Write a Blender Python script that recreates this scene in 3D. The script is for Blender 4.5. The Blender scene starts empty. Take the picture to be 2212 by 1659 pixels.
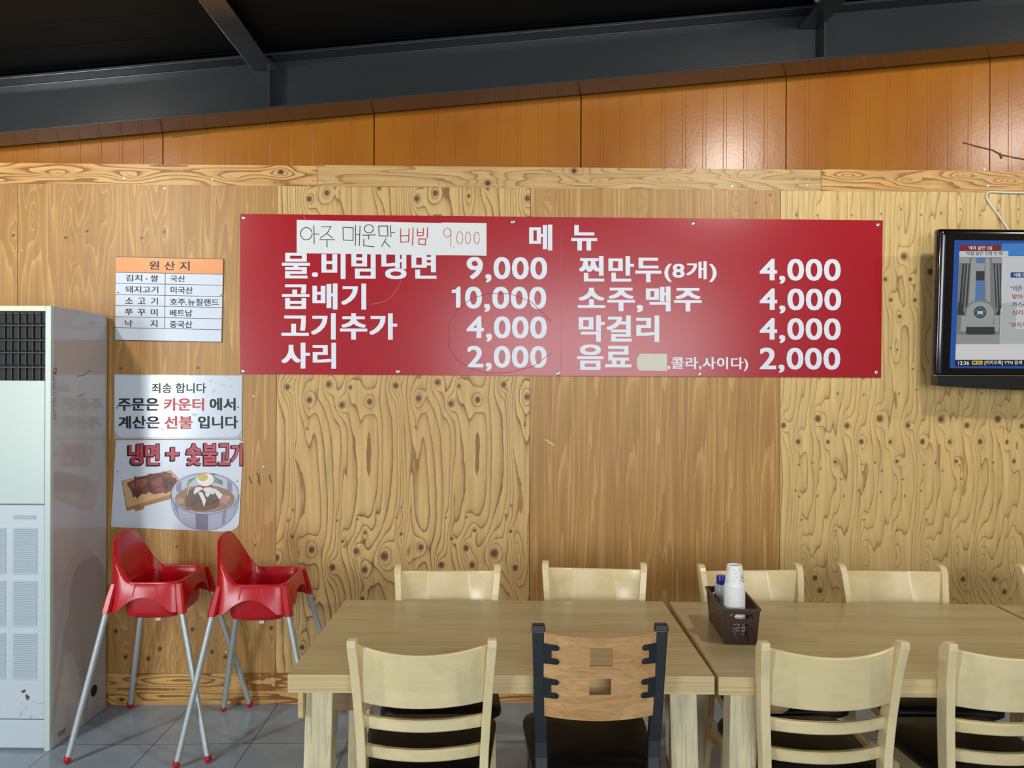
import bpy, bmesh, math, random
import numpy as np
from mathutils import Vector, Matrix
R = math.radians
random.seed(7)
sc = bpy.context.scene
COL = sc.collection

# ------------------------------------------------------------------ camera
F, PW, PH = 1661.0, 2212.0, 1659.0
YAW, ROLL = R(1.25), R(0.2)
CAM = Vector((0, 0, 1.542))
FW = Vector((math.sin(YAW), math.cos(YAW), 0))
_r0 = Vector((math.cos(YAW), -math.sin(YAW), 0)); _u0 = Vector((0, 0, 1))
RT = _r0 * math.cos(ROLL) + _u0 * math.sin(ROLL)
UP = _u0 * math.cos(ROLL) - _r0 * math.sin(ROLL)
cd = bpy.data.cameras.new('camera'); cd.sensor_width = 36; cd.lens = 36 * F / PW
cd.clip_start = 0.02
cam = bpy.data.objects.new('camera', cd); COL.objects.link(cam)
m = Matrix.Identity(4)
for i in range(3):
    m[i][0], m[i][1], m[i][2], m[i][3] = RT[i], UP[i], -FW[i], CAM[i]
cam.matrix_world = m
sc.camera = cam
sc.view_settings.view_transform = 'Standard'
try: sc.view_settings.look = 'None'
except Exception: pass
sc.view_settings.exposure = 0.0
sc.view_settings.gamma = 1.0
sc.view_settings.use_curve_mapping = False

def ray(px, py): return FW + RT * ((px - PW / 2) / F) + UP * ((PH / 2 - py) / F)
def at(px, py, Y):                                   # the point of the place seen at a pixel, at distance Y
    d = ray(px, py); return CAM + d * ((Y - CAM.y) / d.y)
def onz(px, py, z):
    d = ray(px, py); return CAM + d * ((z - CAM.z) / d.z)
def onp(px, py, p, n):
    d = ray(px, py); return CAM + d * ((p - CAM).dot(n) / d.dot(n))

# ------------------------------------------------------------------ world and lights
wd = bpy.data.worlds.new('daylight'); sc.world = wd; wd.use_nodes = True
bg = wd.node_tree.nodes['Background']
bg.inputs[0].default_value = (0.80, 0.90, 1.0, 1); bg.inputs[1].default_value = 0.36
def area(name, loc, target, sx, sy, power, col=(1, 1, 1), shape='RECTANGLE', spread=180):
    l = bpy.data.lights.new(name, 'AREA'); l.shape = shape; l.size = sx; l.size_y = sy
    l.energy = power; l.color = col; l.spread = R(spread)
    o = bpy.data.objects.new(name, l); COL.objects.link(o); o.location = loc
    o.rotation_euler = (Vector(target) - Vector(loc)).to_track_quat('-Z', 'Y').to_euler()
    return o
area('window_daylight_left', (-4.3, -1.2, 1.5), (-1.7, 3.2, 0.8), 1.7, 1.8, 170, (0.88, 0.95, 1.0))
area('window_daylight_front', (1.3, -3.8, 1.9), (0.4, 3.7, 1.5), 3.6, 1.8, 165, (0.93, 0.98, 1.0))
def lamp(loc, power, col):
    l = bpy.data.lights.new('ceiling_lamp_light', 'POINT'); l.energy = power; l.color = col; l.shadow_soft_size = .07
    o = bpy.data.objects.new('ceiling_lamp_light', l); COL.objects.link(o); o.location = loc
lamp((1.75, 1.65, 3.20), 85, (1.0, 0.95, 0.86))
lamp((-2.40, 1.80, 2.74), 78, (1.0, 0.92, 0.78))
lamp((3.90, 1.70, 3.36), 60, (1.0, 0.95, 0.86))

# ------------------------------------------------------------------ materials
def lin(c):
    return tuple(((x / 255) / 12.92 if x / 255 <= .04045 else ((x / 255 + .055) / 1.055) ** 2.4) for x in c) + (1.0,)
MATS = {}
def mat(name, col, rough=.5, metal=0., coat=0., spec=.5, emit=0., bump=None, trans=0.):
    if name in MATS: return MATS[name]
    m = bpy.data.materials.new(name); m.use_nodes = True; MATS[name] = m
    b = m.node_tree.nodes['Principled BSDF']
    c = lin(col)
    b.inputs['Base Color'].default_value = c
    b.inputs['Roughness'].default_value = rough
    b.inputs['Metallic'].default_value = metal
    b.inputs['Coat Weight'].default_value = coat
    b.inputs['Coat Roughness'].default_value = .12
    b.inputs['Specular IOR Level'].default_value = spec
    b.inputs['Transmission Weight'].default_value = trans
    if emit:
        b.inputs['Emission Color'].default_value = c
        b.inputs['Emission Strength'].default_value = emit
        b.inputs['Base Color'].default_value = (0.01, 0.01, 0.01, 1)
    if bump:
        nt = m.node_tree; N = nt.nodes
        tc = N.new('ShaderNodeTexCoord'); ns = N.new('ShaderNodeTexNoise'); bp = N.new('ShaderNodeBump')
        ns.inputs['Scale'].default_value = bump[0]; ns.inputs['Detail'].default_value = 3
        bp.inputs['Strength'].default_value = bump[1]; bp.inputs['Distance'].default_value = bump[2]
        nt.links.new(tc.outputs['Object'], ns.inputs['Vector']); nt.links.new(ns.outputs['Fac'], bp.inputs['Height'])
        nt.links.new(bp.outputs['Normal'], b.inputs['Normal'])
    return m

def ramp(nt, stops, interp='LINEAR'):
    r = nt.nodes.new('ShaderNodeValToRGB'); cr = r.color_ramp; cr.interpolation = interp
    while len(cr.elements) > 1: cr.elements.remove(cr.elements[-1])
    cr.elements[0].position = stops[0][0]; cr.elements[0].color = stops[0][1]
    for p, c in stops[1:]:
        e = cr.elements.new(p); e.color = c
    return r
def mixrgb(nt, mode, fac, a, b):
    n = nt.nodes.new('ShaderNodeMix'); n.data_type = 'RGBA'; n.blend_type = mode
    for sock, v in ((n.inputs[0], fac), (n.inputs[6], a), (n.inputs[7], b)):
        if hasattr(v, 'is_output'): nt.links.new(v, sock)
        else: sock.default_value = v
    return n.outputs[2]
def noise(nt, vec, scale, detail=3, rough=.5, dist=0.):
    n = nt.nodes.new('ShaderNodeTexNoise'); n.inputs['Scale'].default_value = scale
    n.inputs['Detail'].default_value = detail; n.inputs['Roughness'].default_value = rough
    n.inputs['Distortion'].default_value = dist
    nt.links.new(vec, n.inputs['Vector']); return n.outputs['Fac']
def mapping(nt, scale, rnd=False, coord='Object'):
    tc = nt.nodes.new('ShaderNodeTexCoord'); mp = nt.nodes.new('ShaderNodeMapping')
    mp.inputs['Scale'].default_value = scale
    nt.links.new(tc.outputs[coord], mp.inputs['Vector'])
    if rnd:
        oi = nt.nodes.new('ShaderNodeObjectInfo'); ml = nt.nodes.new('ShaderNodeMath'); ml.operation = 'MULTIPLY'
        ml.inputs[1].default_value = 37.0
        nt.links.new(oi.outputs['Random'], ml.inputs[0]); nt.links.new(ml.outputs[0], mp.inputs['Location'])
    return mp.outputs['Vector']
G = lambda v: (v, v, v, 1)

def plywood(name, light, dark, knot, lo=0.55, tone=None, rough=.42, streak=(60, 60, 3), line=(.60, .86, .985)):
    """rotary cut plywood: growth rings follow the 'h' attribute of the sheet, knots its 'k' attribute"""
    m = bpy.data.materials.new(name); m.use_nodes = True; nt = m.node_tree; b = nt.nodes['Principled BSDF']
    L, D_, K = lin(light), lin(dark), lin(knot)
    ah = nt.nodes.new('ShaderNodeAttribute'); ah.attribute_name = 'h'
    ak = nt.nodes.new('ShaderNodeAttribute'); ak.attribute_name = 'k'
    fr = nt.nodes.new('ShaderNodeMath'); fr.operation = 'FRACT'
    jt = noise(nt, mapping(nt, (1, 1, .35)), 45, 2)
    ad = nt.nodes.new('ShaderNodeMath'); ad.operation = 'MULTIPLY_ADD'; ad.inputs[1].default_value = .22
    nt.links.new(jt, ad.inputs[0]); nt.links.new(ah.outputs['Fac'], ad.inputs[2])
    nt.links.new(ad.outputs[0], fr.inputs[0])
    mid = tuple(L[i] * .6 + D_[i] * .4 for i in range(3)) + (1,); soft = tuple(L[i] * .84 + D_[i] * .16 for i in range(3)) + (1,)
    r = ramp(nt, [(0, L), (.35, L), (line[0], soft), (line[0] * .35 + line[1] * .65, mid), (line[1], D_), (line[2], D_), (1, L)])
    nt.links.new(fr.outputs[0], r.inputs[0])
    vary = noise(nt, mapping(nt, (1, 1, .3)), 4.5, 3)
    vr = ramp(nt, [(.35, G(0)), (.7, G(1))]); nt.links.new(vary, vr.inputs[0])
    c = mixrgb(nt, 'MIX', r.outputs[0], r.outputs[0], r.outputs[0])
    T = lin(tone) if tone else mid
    fl = nt.nodes.new('ShaderNodeMath'); fl.operation = 'MULTIPLY'; fl.inputs[1].default_value = lo
    nt.links.new(vr.outputs[0], fl.inputs[0])
    c = mixrgb(nt, 'MIX', fl.outputs[0], r.outputs[0], T)
    st = noise(nt, mapping(nt, streak), 1.0, 4, .65)
    sr = ramp(nt, [(.3, G(.80)), (.7, G(1.10))]); nt.links.new(st, sr.inputs[0])
    c = mixrgb(nt, 'MULTIPLY', 1.0, c, sr.outputs[0])
    kr = ramp(nt, [(0, G(0)), (.35, G(.35)), (.62, G(.9)), (1, G(1))]); nt.links.new(ak.outputs['Fac'], kr.inputs[0])
    c = mixrgb(nt, 'MIX', kr.outputs[0], c, K)
    nt.links.new(c, b.inputs['Base Color'])
    b.inputs['Roughness'].default_value = rough; b.inputs['Specular IOR Level'].default_value = .4
    MATS[name] = m; return m

def wood(name, c1, c2, scale, lines=0., rough=.4, freq=9., coat=0., rnd=True, dirt=0., fine=(.88, 1.08)):
    """plain sawn or laminated wood; scale is small along the grain"""
    m = bpy.data.materials.new(name); m.use_nodes = True; nt = m.node_tree; b = nt.nodes['Principled BSDF']
    v = mapping(nt, scale, rnd)
    n1 = noise(nt, v, 1.0, 2, .5, .3)
    r = ramp(nt, [(.3, lin(c1)), (.72, lin(c2))]); nt.links.new(n1, r.inputs[0])
    c = r.outputs[0]
    if lines:
        ml = nt.nodes.new('ShaderNodeMath'); ml.operation = 'MULTIPLY'; ml.inputs[1].default_value = freq
        fr = nt.nodes.new('ShaderNodeMath'); fr.operation = 'FRACT'
        nt.links.new(n1, ml.inputs[0]); nt.links.new(ml.outputs[0], fr.inputs[0])
        lr = ramp(nt, [(0, G(1)), (.5, G(1)), (.86, G(1 - lines)), (.95, G(1 - lines)), (1, G(1))])
        nt.links.new(fr.outputs[0], lr.inputs[0])
        c = mixrgb(nt, 'MULTIPLY', 1.0, c, lr.outputs[0])
    v2 = mapping(nt, tuple(s * 6 for s in scale), rnd)
    n2 = noise(nt, v2, 1.0, 3, .6)
    r2 = ramp(nt, [(.3, G(fine[0])), (.7, G(fine[1]))]); nt.links.new(n2, r2.inputs[0])
    c = mixrgb(nt, 'MULTIPLY', 1.0, c, r2.outputs[0])
    if dirt:
        n3 = noise(nt, mapping(nt, (14, 14, 20), rnd), 1.0, 4, .6)
        r3 = ramp(nt, [(.58, G(1)), (.8, G(1 - dirt))]); nt.links.new(n3, r3.inputs[0])
        c = mixrgb(nt, 'MULTIPLY', 1.0, c, r3.outputs[0])
    nt.links.new(c, b.inputs['Base Color'])
    b.inputs['Roughness'].default_value = rough; b.inputs['Coat Weight'].default_value = coat
    b.inputs['Coat Roughness'].default_value = .2
    MATS[name] = m; return m

# ------------------------------------------------------------------ mesh helpers
class MB:
    def __init__(s): s.bm = bmesh.new()
    def face(s, pts):
        vs = [s.bm.verts.new(p) for p in pts]
        try: return s.bm.faces.new(vs)
        except ValueError: return None
    def box(s, a, b, M=None):
        x0, y0, z0 = a; x1, y1, z1 = b
        p = [Vector((x, y, z)) for z in (z0, z1) for y in (y0, y1) for x in (x0, x1)]
        if M is not None: p = [M @ q for q in p]
        v = [s.bm.verts.new(q) for q in p]
        for f in ((0, 2, 3, 1), (4, 5, 7, 6), (0, 1, 5, 4), (2, 6, 7, 3), (0, 4, 6, 2), (1, 3, 7, 5)):
            s.bm.faces.new([v[i] for i in f])
        return s
    def hexa(s, p):                                   # eight points, bottom ring then top ring (counter-clockwise)
        v = [s.bm.verts.new(q) for q in p]
        for f in ((3, 2, 1, 0), (4, 5, 6, 7), (0, 1, 5, 4), (1, 2, 6, 5), (2, 3, 7, 6), (3, 0, 4, 7)):
            s.bm.faces.new([v[i] for i in f])
        return s
    def loft(s, loops, cap0=True, cap1=True, close=True):
        L = [[s.bm.verts.new(p) for p in lp] for lp in loops]
        n = len(L[0])
        for a, b in zip(L[:-1], L[1:]):
            for i in range(n if close else n - 1):
                j = (i + 1) % n
                s.bm.faces.new((a[i], a[j], b[j], b[i]))
        if cap0: s.bm.faces.new(L[0][::-1])
        if cap1: s.bm.faces.new(L[-1])
        return s
    def tube(s, pts, r, seg=12, r1=None, caps=True):
        pts = [Vector(p) for p in pts]; n = len(pts); loops = []
        up = Vector((0, 0, 1)); t0 = (pts[1] - pts[0]).normalized()
        if abs(t0.dot(up)) > .95: up = Vector((0, 1, 0))
        for i, p in enumerate(pts):
            t = (pts[min(i + 1, n - 1)] - pts[max(i - 1, 0)]).normalized()
            a = t.cross(up).normalized(); b = a.cross(t)
            rr = r if r1 is None else r + (r1 - r) * i / (n - 1)
            loops.append([p + (a * math.cos(2 * math.pi * k / seg) + b * math.sin(2 * math.pi * k / seg)) * rr for k in range(seg)])
        return s.loft(loops, caps, caps)
    def lathe(s, prof, seg=32, c=(0, 0, 0), caps=True, axis=None):
        c = Vector(c); loops = []
        for r, z in prof:
            loops.append([c + Vector((r * math.cos(2 * math.pi * k / seg), r * math.sin(2 * math.pi * k / seg), z)) for k in range(seg)])
        return s.loft(loops, caps, caps)
    def sweep(s, path, prof, cap=True):               # path of (point, side vector, up vector), profile of (side, up)
        return s.loft([[p + a * x + b * y for x, y in prof] for p, a, b in path], cap, cap)
    def sphere(s, c, r, seg=16, rings=10, sc_=(1, 1, 1)):
        c = Vector(c)
        loops = []
        for i in range(1, rings):
            th = math.pi * i / rings
            loops.append([c + Vector((r * math.sin(th) * math.cos(2 * math.pi * k / seg) * sc_[0], r * math.sin(th) * math.sin(2 * math.pi * k / seg) * sc_[1], -r * math.cos(th) * sc_[2])) for k in range(seg)])
        return s.loft(loops)
    def prism(s, poly, f):                            # poly of 2d points; f(u, v, w) with w = 0 and 1 gives both faces
        return s.loft([[f(u, v, 0) for u, v in poly], [f(u, v, 1) for u, v in poly]])

def obj(name, mb, material, parent=None, smooth=None, bevel=0., seg=2, loc=None):
    me = bpy.data.meshes.new(name)
    if isinstance(mb, MB):
        bmesh.ops.recalc_face_normals(mb.bm, faces=mb.bm.faces[:])
        mb.bm.to_mesh(me); mb.bm.free()
    else: me = mb; me.name = name
    o = bpy.data.objects.new(name, me); COL.objects.link(o)
    if material: me.materials.append(material)
    if smooth is not None:
        me.polygons.foreach_set('use_smooth', [True] * len(me.polygons))
        me.set_sharp_from_angle(angle=R(smooth))
    if bevel:
        b = o.modifiers.new('soft_edge', 'BEVEL'); b.width = bevel; b.segments = seg; b.limit_method = 'ANGLE'; b.angle_limit = R(35)
    if parent: o.parent = parent
    if loc is not None: o.location = loc
    return o
def tag(o, label=None, cat=None, group=None, kind=None):
    if label: o['label'] = label
    if cat: o['category'] = cat
    if group: o['group'] = group
    if kind: o['kind'] = kind
    return o
def thing(name, label, cat, loc=(0, 0, 0), rz=0., group=None):
    o = bpy.data.objects.new(name, None); COL.objects.link(o); o.empty_display_size = .1
    o.location = loc; o.rotation_euler = (0, 0, rz)
    return tag(o, label, cat, group)
def struct(o): o['kind'] = 'structure'; return o
def children(o): return [c for c in bpy.data.objects if c.parent == o]
def copy_tree(o, parent=None):
    c = o.copy(); COL.objects.link(c)
    if parent: c.parent = parent
    for ch in children(o): copy_tree(ch, c)
    return c

# flat lettering ---------------------------------------------------
_tc = {}
def glyphs(s, bold, sp=1.0):
    key = (s, bold, sp)
    if key in _tc: return _tc[key]
    cu = bpy.data.curves.new('type', 'FONT'); cu.body = s; cu.size = 1.0; cu.resolution_u = 4; cu.space_character = sp
    o = bpy.data.objects.new('type', cu); COL.objects.link(o)
    bpy.context.view_layer.update()
    me = bpy.data.meshes.new_from_object(o.evaluated_get(bpy.context.evaluated_depsgraph_get()))
    V = np.array([v.co[:2] for v in me.vertices]).reshape(-1, 2); Fs = [tuple(p.vertices) for p in me.polygons]
    bpy.data.objects.remove(o); bpy.data.curves.remove(cu); bpy.data.meshes.remove(me)
    a, b = bold
    sh = [(0, 0)] if not (a or b) else [(x, y) for x in ((-a, 0, a) if a else (0,)) for y in ((-b, 0, b) if b else (0,))]
    VV, FF, LL = [], [], []
    for k, d in enumerate(sh):
        o_ = len(V) * k
        VV.append(V + np.array(d)); FF += [tuple(i + o_ for i in f) for f in Fs]; LL += [k] * len(V)
    VV = np.concatenate(VV); mn, mx = VV.min(0), VV.max(0)
    VV = (VV - mn) / np.maximum(mx - mn, 1e-6)
    _tc[key] = (VV, FF, LL); return _tc[key]
def write(mb, s, x0, x1, yt, yb, mp, bold=(0, 0), slope=0.0, lay=0.0, sp=1.0):
    """set a line of type in the pixel box x0..x1, yt..yb of a flat surface; mp(px, py, lift) gives the surface point"""
    V, Fs, L = glyphs(s, bold, sp)
    vs = []
    for (u, v), k in zip(V, L):
        px = x0 + u * (x1 - x0); py = yb + (yt - yb) * v + slope * (px - x0)
        vs.append(mb.bm.verts.new(mp(px, py, lay + k * 1.2e-5)))
    for f in Fs:
        try: mb.bm.faces.new([vs[i] for i in f])
        except ValueError: pass
def stroke(mb, pts, w, mp, lay=0.0):                   # a flat pen stroke of even width
    for q, (a, b) in enumerate(zip(pts[:-1], pts[1:])):
        dx, dy = b[0] - a[0], b[1] - a[1]; l = math.hypot(dx, dy) or 1
        nx, ny = -dy / l * w / 2, dx / l * w / 2; ex, ey = dx / l * w * .35, dy / l * w * .35
        mb.face([mp(a[0] + nx - ex, a[1] + ny - ey, lay + q * 8e-6), mp(a[0] - nx - ex, a[1] - ny - ey, lay + q * 8e-6),
                 mp(b[0] - nx + ex, b[1] - ny + ey, lay + q * 8e-6), mp(b[0] + nx + ex, b[1] + ny + ey, lay + q * 8e-6)])
def ell(cx, cy, rx, ry, n=24, a0=0, a1=360):
    return [(cx + rx * math.cos(R(a0 + (a1 - a0) * i / n)), cy + ry * math.sin(R(a0 + (a1 - a0) * i / n))) for i in range(n + (a1 - a0 != 360))]
def shape(mb, pts, mp, lay=0.0): mb.face([mp(x, y, lay) for x, y in pts])

# ------------------------------------------------------------------ palette
M_black_metal = mat('black_painted_steel', (40, 44, 46), .24, 0, .35)
M_roof = mat('black_roof_sheet', (5, 5, 6), .6, 0, 0, .2)
M_dark = mat('dark_gap', (14, 12, 10), .8)
M_white = mat('white_print', (226, 234, 244), .45)
M_steel = mat('zinc_screw', (190, 190, 186), .3, .8)
M_seat = mat('black_vinyl', (10, 10, 10), .42, 0, 0, .5, 0, (60, .15, .002))
M_red = mat('red_plastic', (184, 10, 24), .30, 0, .15)
M_tube = mat('silver_grey_tube', (176, 186, 188), .35, .35)
M_blackchair = mat('black_powder_coat', (24, 28, 32), .38, 0, .2)
W_birch = wood('pale_birch', (220, 201, 150), (232, 214, 168), (2.2, 9, 9), .03, .30, 4, .25, True, .10, (.955, 1.03))
W_birch_post = wood('pale_birch_post', (218, 198, 148), (232, 213, 168), (16, 16, 2.5), .04, .32, 4, .2, True, .06, (.955, 1.03))
W_table = wood('oak_laminate_top', (172, 158, 116), (186, 171, 128), (.9, 16, 16), .13, .27, 6, 0, False, 0, (.93, 1.05))
W_edge = wood('oak_laminate_edge', (196, 172, 122), (214, 190, 140), (.5, 60, 75), .16, .35, 6)
W_leg = wood('ash_table_leg', (206, 192, 152), (224, 211, 174), (45, 45, 2.5), .20, .4, 5)
W_brace = wood('oak_brace', (150, 122, 88), (168, 140, 104), (3, 60, 60), .12, .5)
W_oakplate = wood('oiled_oak_plate', (184, 138, 86), (206, 162, 108), (4, 30, 30), .16, .35, 7)

# ------------------------------------------------------------------ wood figure fields
def _h(ix, iy, seed):
    n = (ix.astype(np.int64) * 374761393 + iy.astype(np.int64) * 668265263 + seed * 1442695041) & 0xffffffff
    n = ((n ^ (n >> 13)) * 1274126177) & 0xffffffff
    return ((n ^ (n >> 16)) & 0xffff) / 65535.0
def vn(x, y, seed, per=None):                          # smooth lattice noise 0..1, periodic in x when per is given
    ix, iy = np.floor(x).astype(np.int64), np.floor(y).astype(np.int64); fx, fy = x - ix, y - iy
    fx = fx * fx * fx * (fx * (fx * 6 - 15) + 10); fy = fy * fy * fy * (fy * (fy * 6 - 15) + 10)
    w = (lambda i: i % per) if per else (lambda i: i)
    a, b = _h(w(ix), iy, seed), _h(w(ix + 1), iy, seed); c, d = _h(w(ix), iy + 1, seed), _h(w(ix + 1), iy + 1, seed)
    return (a * (1 - fx) + b * fx) * (1 - fy) + (c * (1 - fx) + d * fx) * fy
def figure(X, Z, seed, per, amps, zs, knots, drift=.0, rings=0):
    """height field whose level lines are the growth rings of a peeled veneer"""
    U = X / per + drift * Z
    H = rings * U
    for (n, a), z in zip(amps, zs): H += a * vn(U * n, Z * z + seed * 3.7, seed + n, n)
    K = np.zeros_like(X)
    for kx, kz, r, amp, ex, ez in knots:
        dx, dz = (X - kx), (Z - kz)
        rho = np.sqrt((dx / ex) ** 2 + (dz / ez) ** 2)
        H += amp * np.exp(-rho)
        if r > 0:
            q = np.sqrt(dx ** 2 + (dz / 1.12) ** 2) / r
            K = np.maximum(K, np.clip(1.45 - q, 0, 1))
    return H, K
def sheet(name, x0, x1, z0, z1, Y, th, step, fig, material, parent, swap=False):
    nx, nz = max(2, int((x1 - x0) / step) + 1), max(2, int((z1 - z0) / step) + 1)
    gx, gz = np.meshgrid(np.linspace(x0, x1, nx), np.linspace(z0, z1, nz))
    H, K = fig(gx, gz)
    V = np.stack([gx.ravel(), np.full(gx.size, Y), gz.ravel()], 1)
    idx = np.arange(nx * nz).reshape(nz, nx)
    q = np.stack([idx[:-1, :-1], idx[:-1, 1:], idx[1:, 1:], idx[1:, :-1]], -1).reshape(-1, 4)
    n = len(V)
    B = np.array([[x0, Y, z0], [x1, Y, z0], [x1, Y, z1], [x0, Y, z1], [x0, Y + th, z0], [x1, Y + th, z0], [x1, Y + th, z1], [x0, Y + th, z1]])
    e = np.array([[0, 4, 5, 1], [1, 5, 6, 2], [2, 6, 7, 3], [3, 7, 4, 0], [4, 7, 6, 5]]) + n
    V = np.concatenate([V, B]); q = np.concatenate([q, e])
    me = bpy.data.meshes.new(name)
    me.vertices.add(len(V)); me.vertices.foreach_set('co', V.ravel().astype(np.float32))
    me.loops.add(q.size); me.loops.foreach_set('vertex_index', q.ravel().astype(np.int32))
    me.polygons.add(len(q)); me.polygons.foreach_set('loop_start', np.arange(0, q.size, 4, dtype=np.int32))
    me.update(calc_edges=True)
    for nm, A in (('h', H), ('k', K)):
        at_ = me.attributes.new(nm, 'FLOAT', 'POINT')
        at_.data.foreach_set('value', np.concatenate([A.ravel(), np.zeros(8)]).astype(np.float32))
    return obj(name, me, material, parent)

# ------------------------------------------------------------------ the room
D = 3.72                                               # front of the plywood
XL, XR = -4.6, 5.2
def grid_floor():
    mb = MB(); mb.box((XL - .3, -4.2, -.1), (XR + .3, D + .2, 0)); return mb
def floor_mat():
    m = bpy.data.materials.new('grey_floor_tiles'); m.use_nodes = True; nt = m.node_tree; b = nt.nodes['Principled BSDF']
    mp = mapping(nt, (1, 1, 1))
    mp.node.inputs['Location'].default_value = (1.04 + .41 * 10, -3.312 + .41 * 20, 0)
    br = nt.nodes.new('ShaderNodeTexBrick'); br.offset = 0; br.squash = 1
    br.inputs['Scale'].default_value = 1; br.inputs['Brick Width'].default_value = .41; br.inputs['Row Height'].default_value = .41
    br.inputs['Mortar Size'].default_value = .0022; br.inputs['Mortar Smooth'].default_value = .1; br.inputs['Bias'].default_value = 0
    br.inputs['Color1'].default_value = lin((146, 164, 180)); br.inputs['Color2'].default_value = lin((142, 160, 177))
    br.inputs['Mortar'].default_value = lin((70, 72, 74))
    nt.links.new(mp, br.inputs['Vector'])
    n = noise(nt, mapping(nt, (1, 1, 1)), 9, 4)
    r = ramp(nt, [(.3, G(.9)), (.7, G(1.08))]); nt.links.new(n, r.inputs[0])
    c = mixrgb(nt, 'MULTIPLY', 1, br.outputs['Color'], r.outputs[0])
    nt.links.new(c, b.inputs['Base Color']); b.inputs['Roughness'].default_value = .22
    return m
struct(obj('floor', grid_floor(), floor_mat()))
mb = MB(); mb.box((XL, D + .078, 0), (XR, D + .16, 3.6)); wall = struct(obj('wall_back', mb, M_dark))
M_side = mat('side_wall_panelling', (120, 96, 66), .6)
mb = MB(); mb.box((XL - .12, -4, 0), (XL, D + .16, 3.6)); struct(obj('wall_left', mb, M_side))
mb = MB(); mb.box((XR, -4, 0), (XR + .12, D + .16, 3.9)); struct(obj('wall_right', mb, M_side))  # unseen wall, added to keep the air conditioner's side darker

P_fig1 = plywood('knotty_plywood', (214, 180, 118), (136, 96, 52), (104, 70, 54), .42, (196, 154, 94), line=(.66, .91, .972))
P_fig2 = plywood('pale_knotty_plywood', (224, 192, 128), (170, 132, 78), (118, 82, 56), .25, (212, 178, 118), line=(.74, .93, .975))
P_plain = plywood('plain_brown_plywood', (180, 136, 76), (208, 164, 100), (84, 58, 42), .50, (166, 120, 66), streak=(46, 40, 2.0), line=(.55, .88, .97))
P_trim = plywood('figured_trim_plywood', (218, 174, 106), (146, 90, 40), (76, 46, 30), .35, (196, 142, 80), streak=(3, 60, 90), line=(.45, .80, .97))
P_trim2 = plywood('pale_trim_plywood', (206, 170, 112), (158, 118, 70), (84, 52, 34), .35, (190, 150, 96), streak=(3, 60, 90), line=(.62, .90, .975))

def kn(pts, ox, oy, s, r, amp, ex, ez):
    out = []
    for x, y in pts:
        p = at(ox + x / s, oy + y / s, D); out.append((p.x, p.z, r, amp, ex, ez))
    return out
S6, S7, S8 = 3.607, 3.4567, 1.844
kC = kn([(140, 55), (450, 35), (305, 152), (548, 190), (755, 165), (950, 45), (1120, 140), (1262, 20), (1362, 180), (1562, 150), (1757, 38), (1930, 130)], 580, 820, S7, .0125, 4.2, .026, .045)
kC += kn([(323, 1270), (655, 1282), (718, 1420), (475, 1403), (1137, 1252), (1290, 1385), (1475, 1258), (1842, 1405), (1520, 1385), (60, 1330)], 580, 820, S7, .0130, 4.6, .030, .055)
kC += kn([(865, 1318), (1685, 1298)], 580, 820, S7, .0180, 6.0, .040, .070)
kC += kn([(610, 58), (1420, 48), (178, 1172), (553, 1207), (722, 1143), (990, 1153), (1368, 1187), (1537, 1127), (1808, 1133)], 580, 820, S7, .0075, 2.6, .018, .040)
kC += kn([(290, 367), (1100, 352), (1913, 340), (183, 972), (145, 1050), (512, 1053), (665, 1043), (808, 995), (995, 955), (957, 1030), (1325, 1030), (1478, 1028), (1810, 940), (1770, 1013)], 580, 820, S7, .0048, 1.0, .010, .045)
kC += kn([(318, 107), (455, 60), (1155, 105), (1300, 62), (2018, 103)], 580, 400, S6, .0130, 4.2, .028, .048)
kC += kn([(860, 20), (1705, 20), (1560, 85)], 580, 400, S6, .0080, 2.6, .02, .05)
kC += kn([(215, 1310), (1030, 1300), (1850, 1270)], 580, 820, S7, 0, 3.2, .022, .075)
kC += kn([(560, 900), (1060, 980), (1385, 900), (200, 560), (1000, 420), (1830, 420)], 580, 820, S7, 0, 2.4, .022, .26)
kC += kn([(700, 1640), (330, 1640), (1130, 1640), (1500, 1640), (250, 2000), (900, 2000), (500, 2120)], 580, 820, S7, .011, 4.2, .03, .06)
kE = kn([(197, 930), (443, 930), (687, 932), (913, 932), (540, 283), (645, 345)], 1660, 400, S8, .0145, 4.0, .030, .045)
kE += kn([(60, 957), (313, 958), (555, 957), (790, 957), (1010, 960), (118, 1022), (370, 1022), (613, 1022), (843, 1022)], 1660, 400, S8, .0115, 3.4, .026, .045)
kE += kn([(237, 1023), (485, 1023), (722, 1023), (950, 1023), (267, 1102), (512, 1100), (748, 1100), (978, 1100), (565, 375), (465, 375), (583, 458), (487, 457), (522, 523)], 1660, 400, S8, .0085, 2.4, .02, .04)
kE += kn([(185, 1565), (205, 1615), (775, 1570), (690, 1610), (900, 1570), (670, 1570), (940, 1620), (430, 1620)], 1660, 400, S8, .0115, 3.6, .024, .05)
kE += kn([(122, 1113), (373, 1112), (620, 1113), (848, 1112), (175, 1105), (424, 1105), (665, 1105), (895, 1105), (207, 1130), (452, 1137), (693, 1137), (290, 1172), (535, 1172), (768, 1170), (108, 1217), (360, 1217), (608, 1217), (195, 1238), (447, 1222), (123, 1240), (300, 1238), (543, 1238), (132, 1333), (380, 1333), (628, 1333), (512, 1375), (267, 1378), (5, 42), (110, 120), (195, 120), (333, 120), (448, 115), (528, 97), (608, 118), (688, 112), (765, 97), (842, 120), (915, 100), (995, 97), (512, 655), (575, 733), (487, 648), (520, 830), (380, 835), (275, 830), (590, 815), (760, 830), (850, 830)], 1660, 400, S8, .0046, .9, .009, .05)
kE += kn([(135, 1490), (385, 1480), (630, 1480), (850, 1500)], 1660, 400, S8, 0, 6.0, .045, .14)
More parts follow.
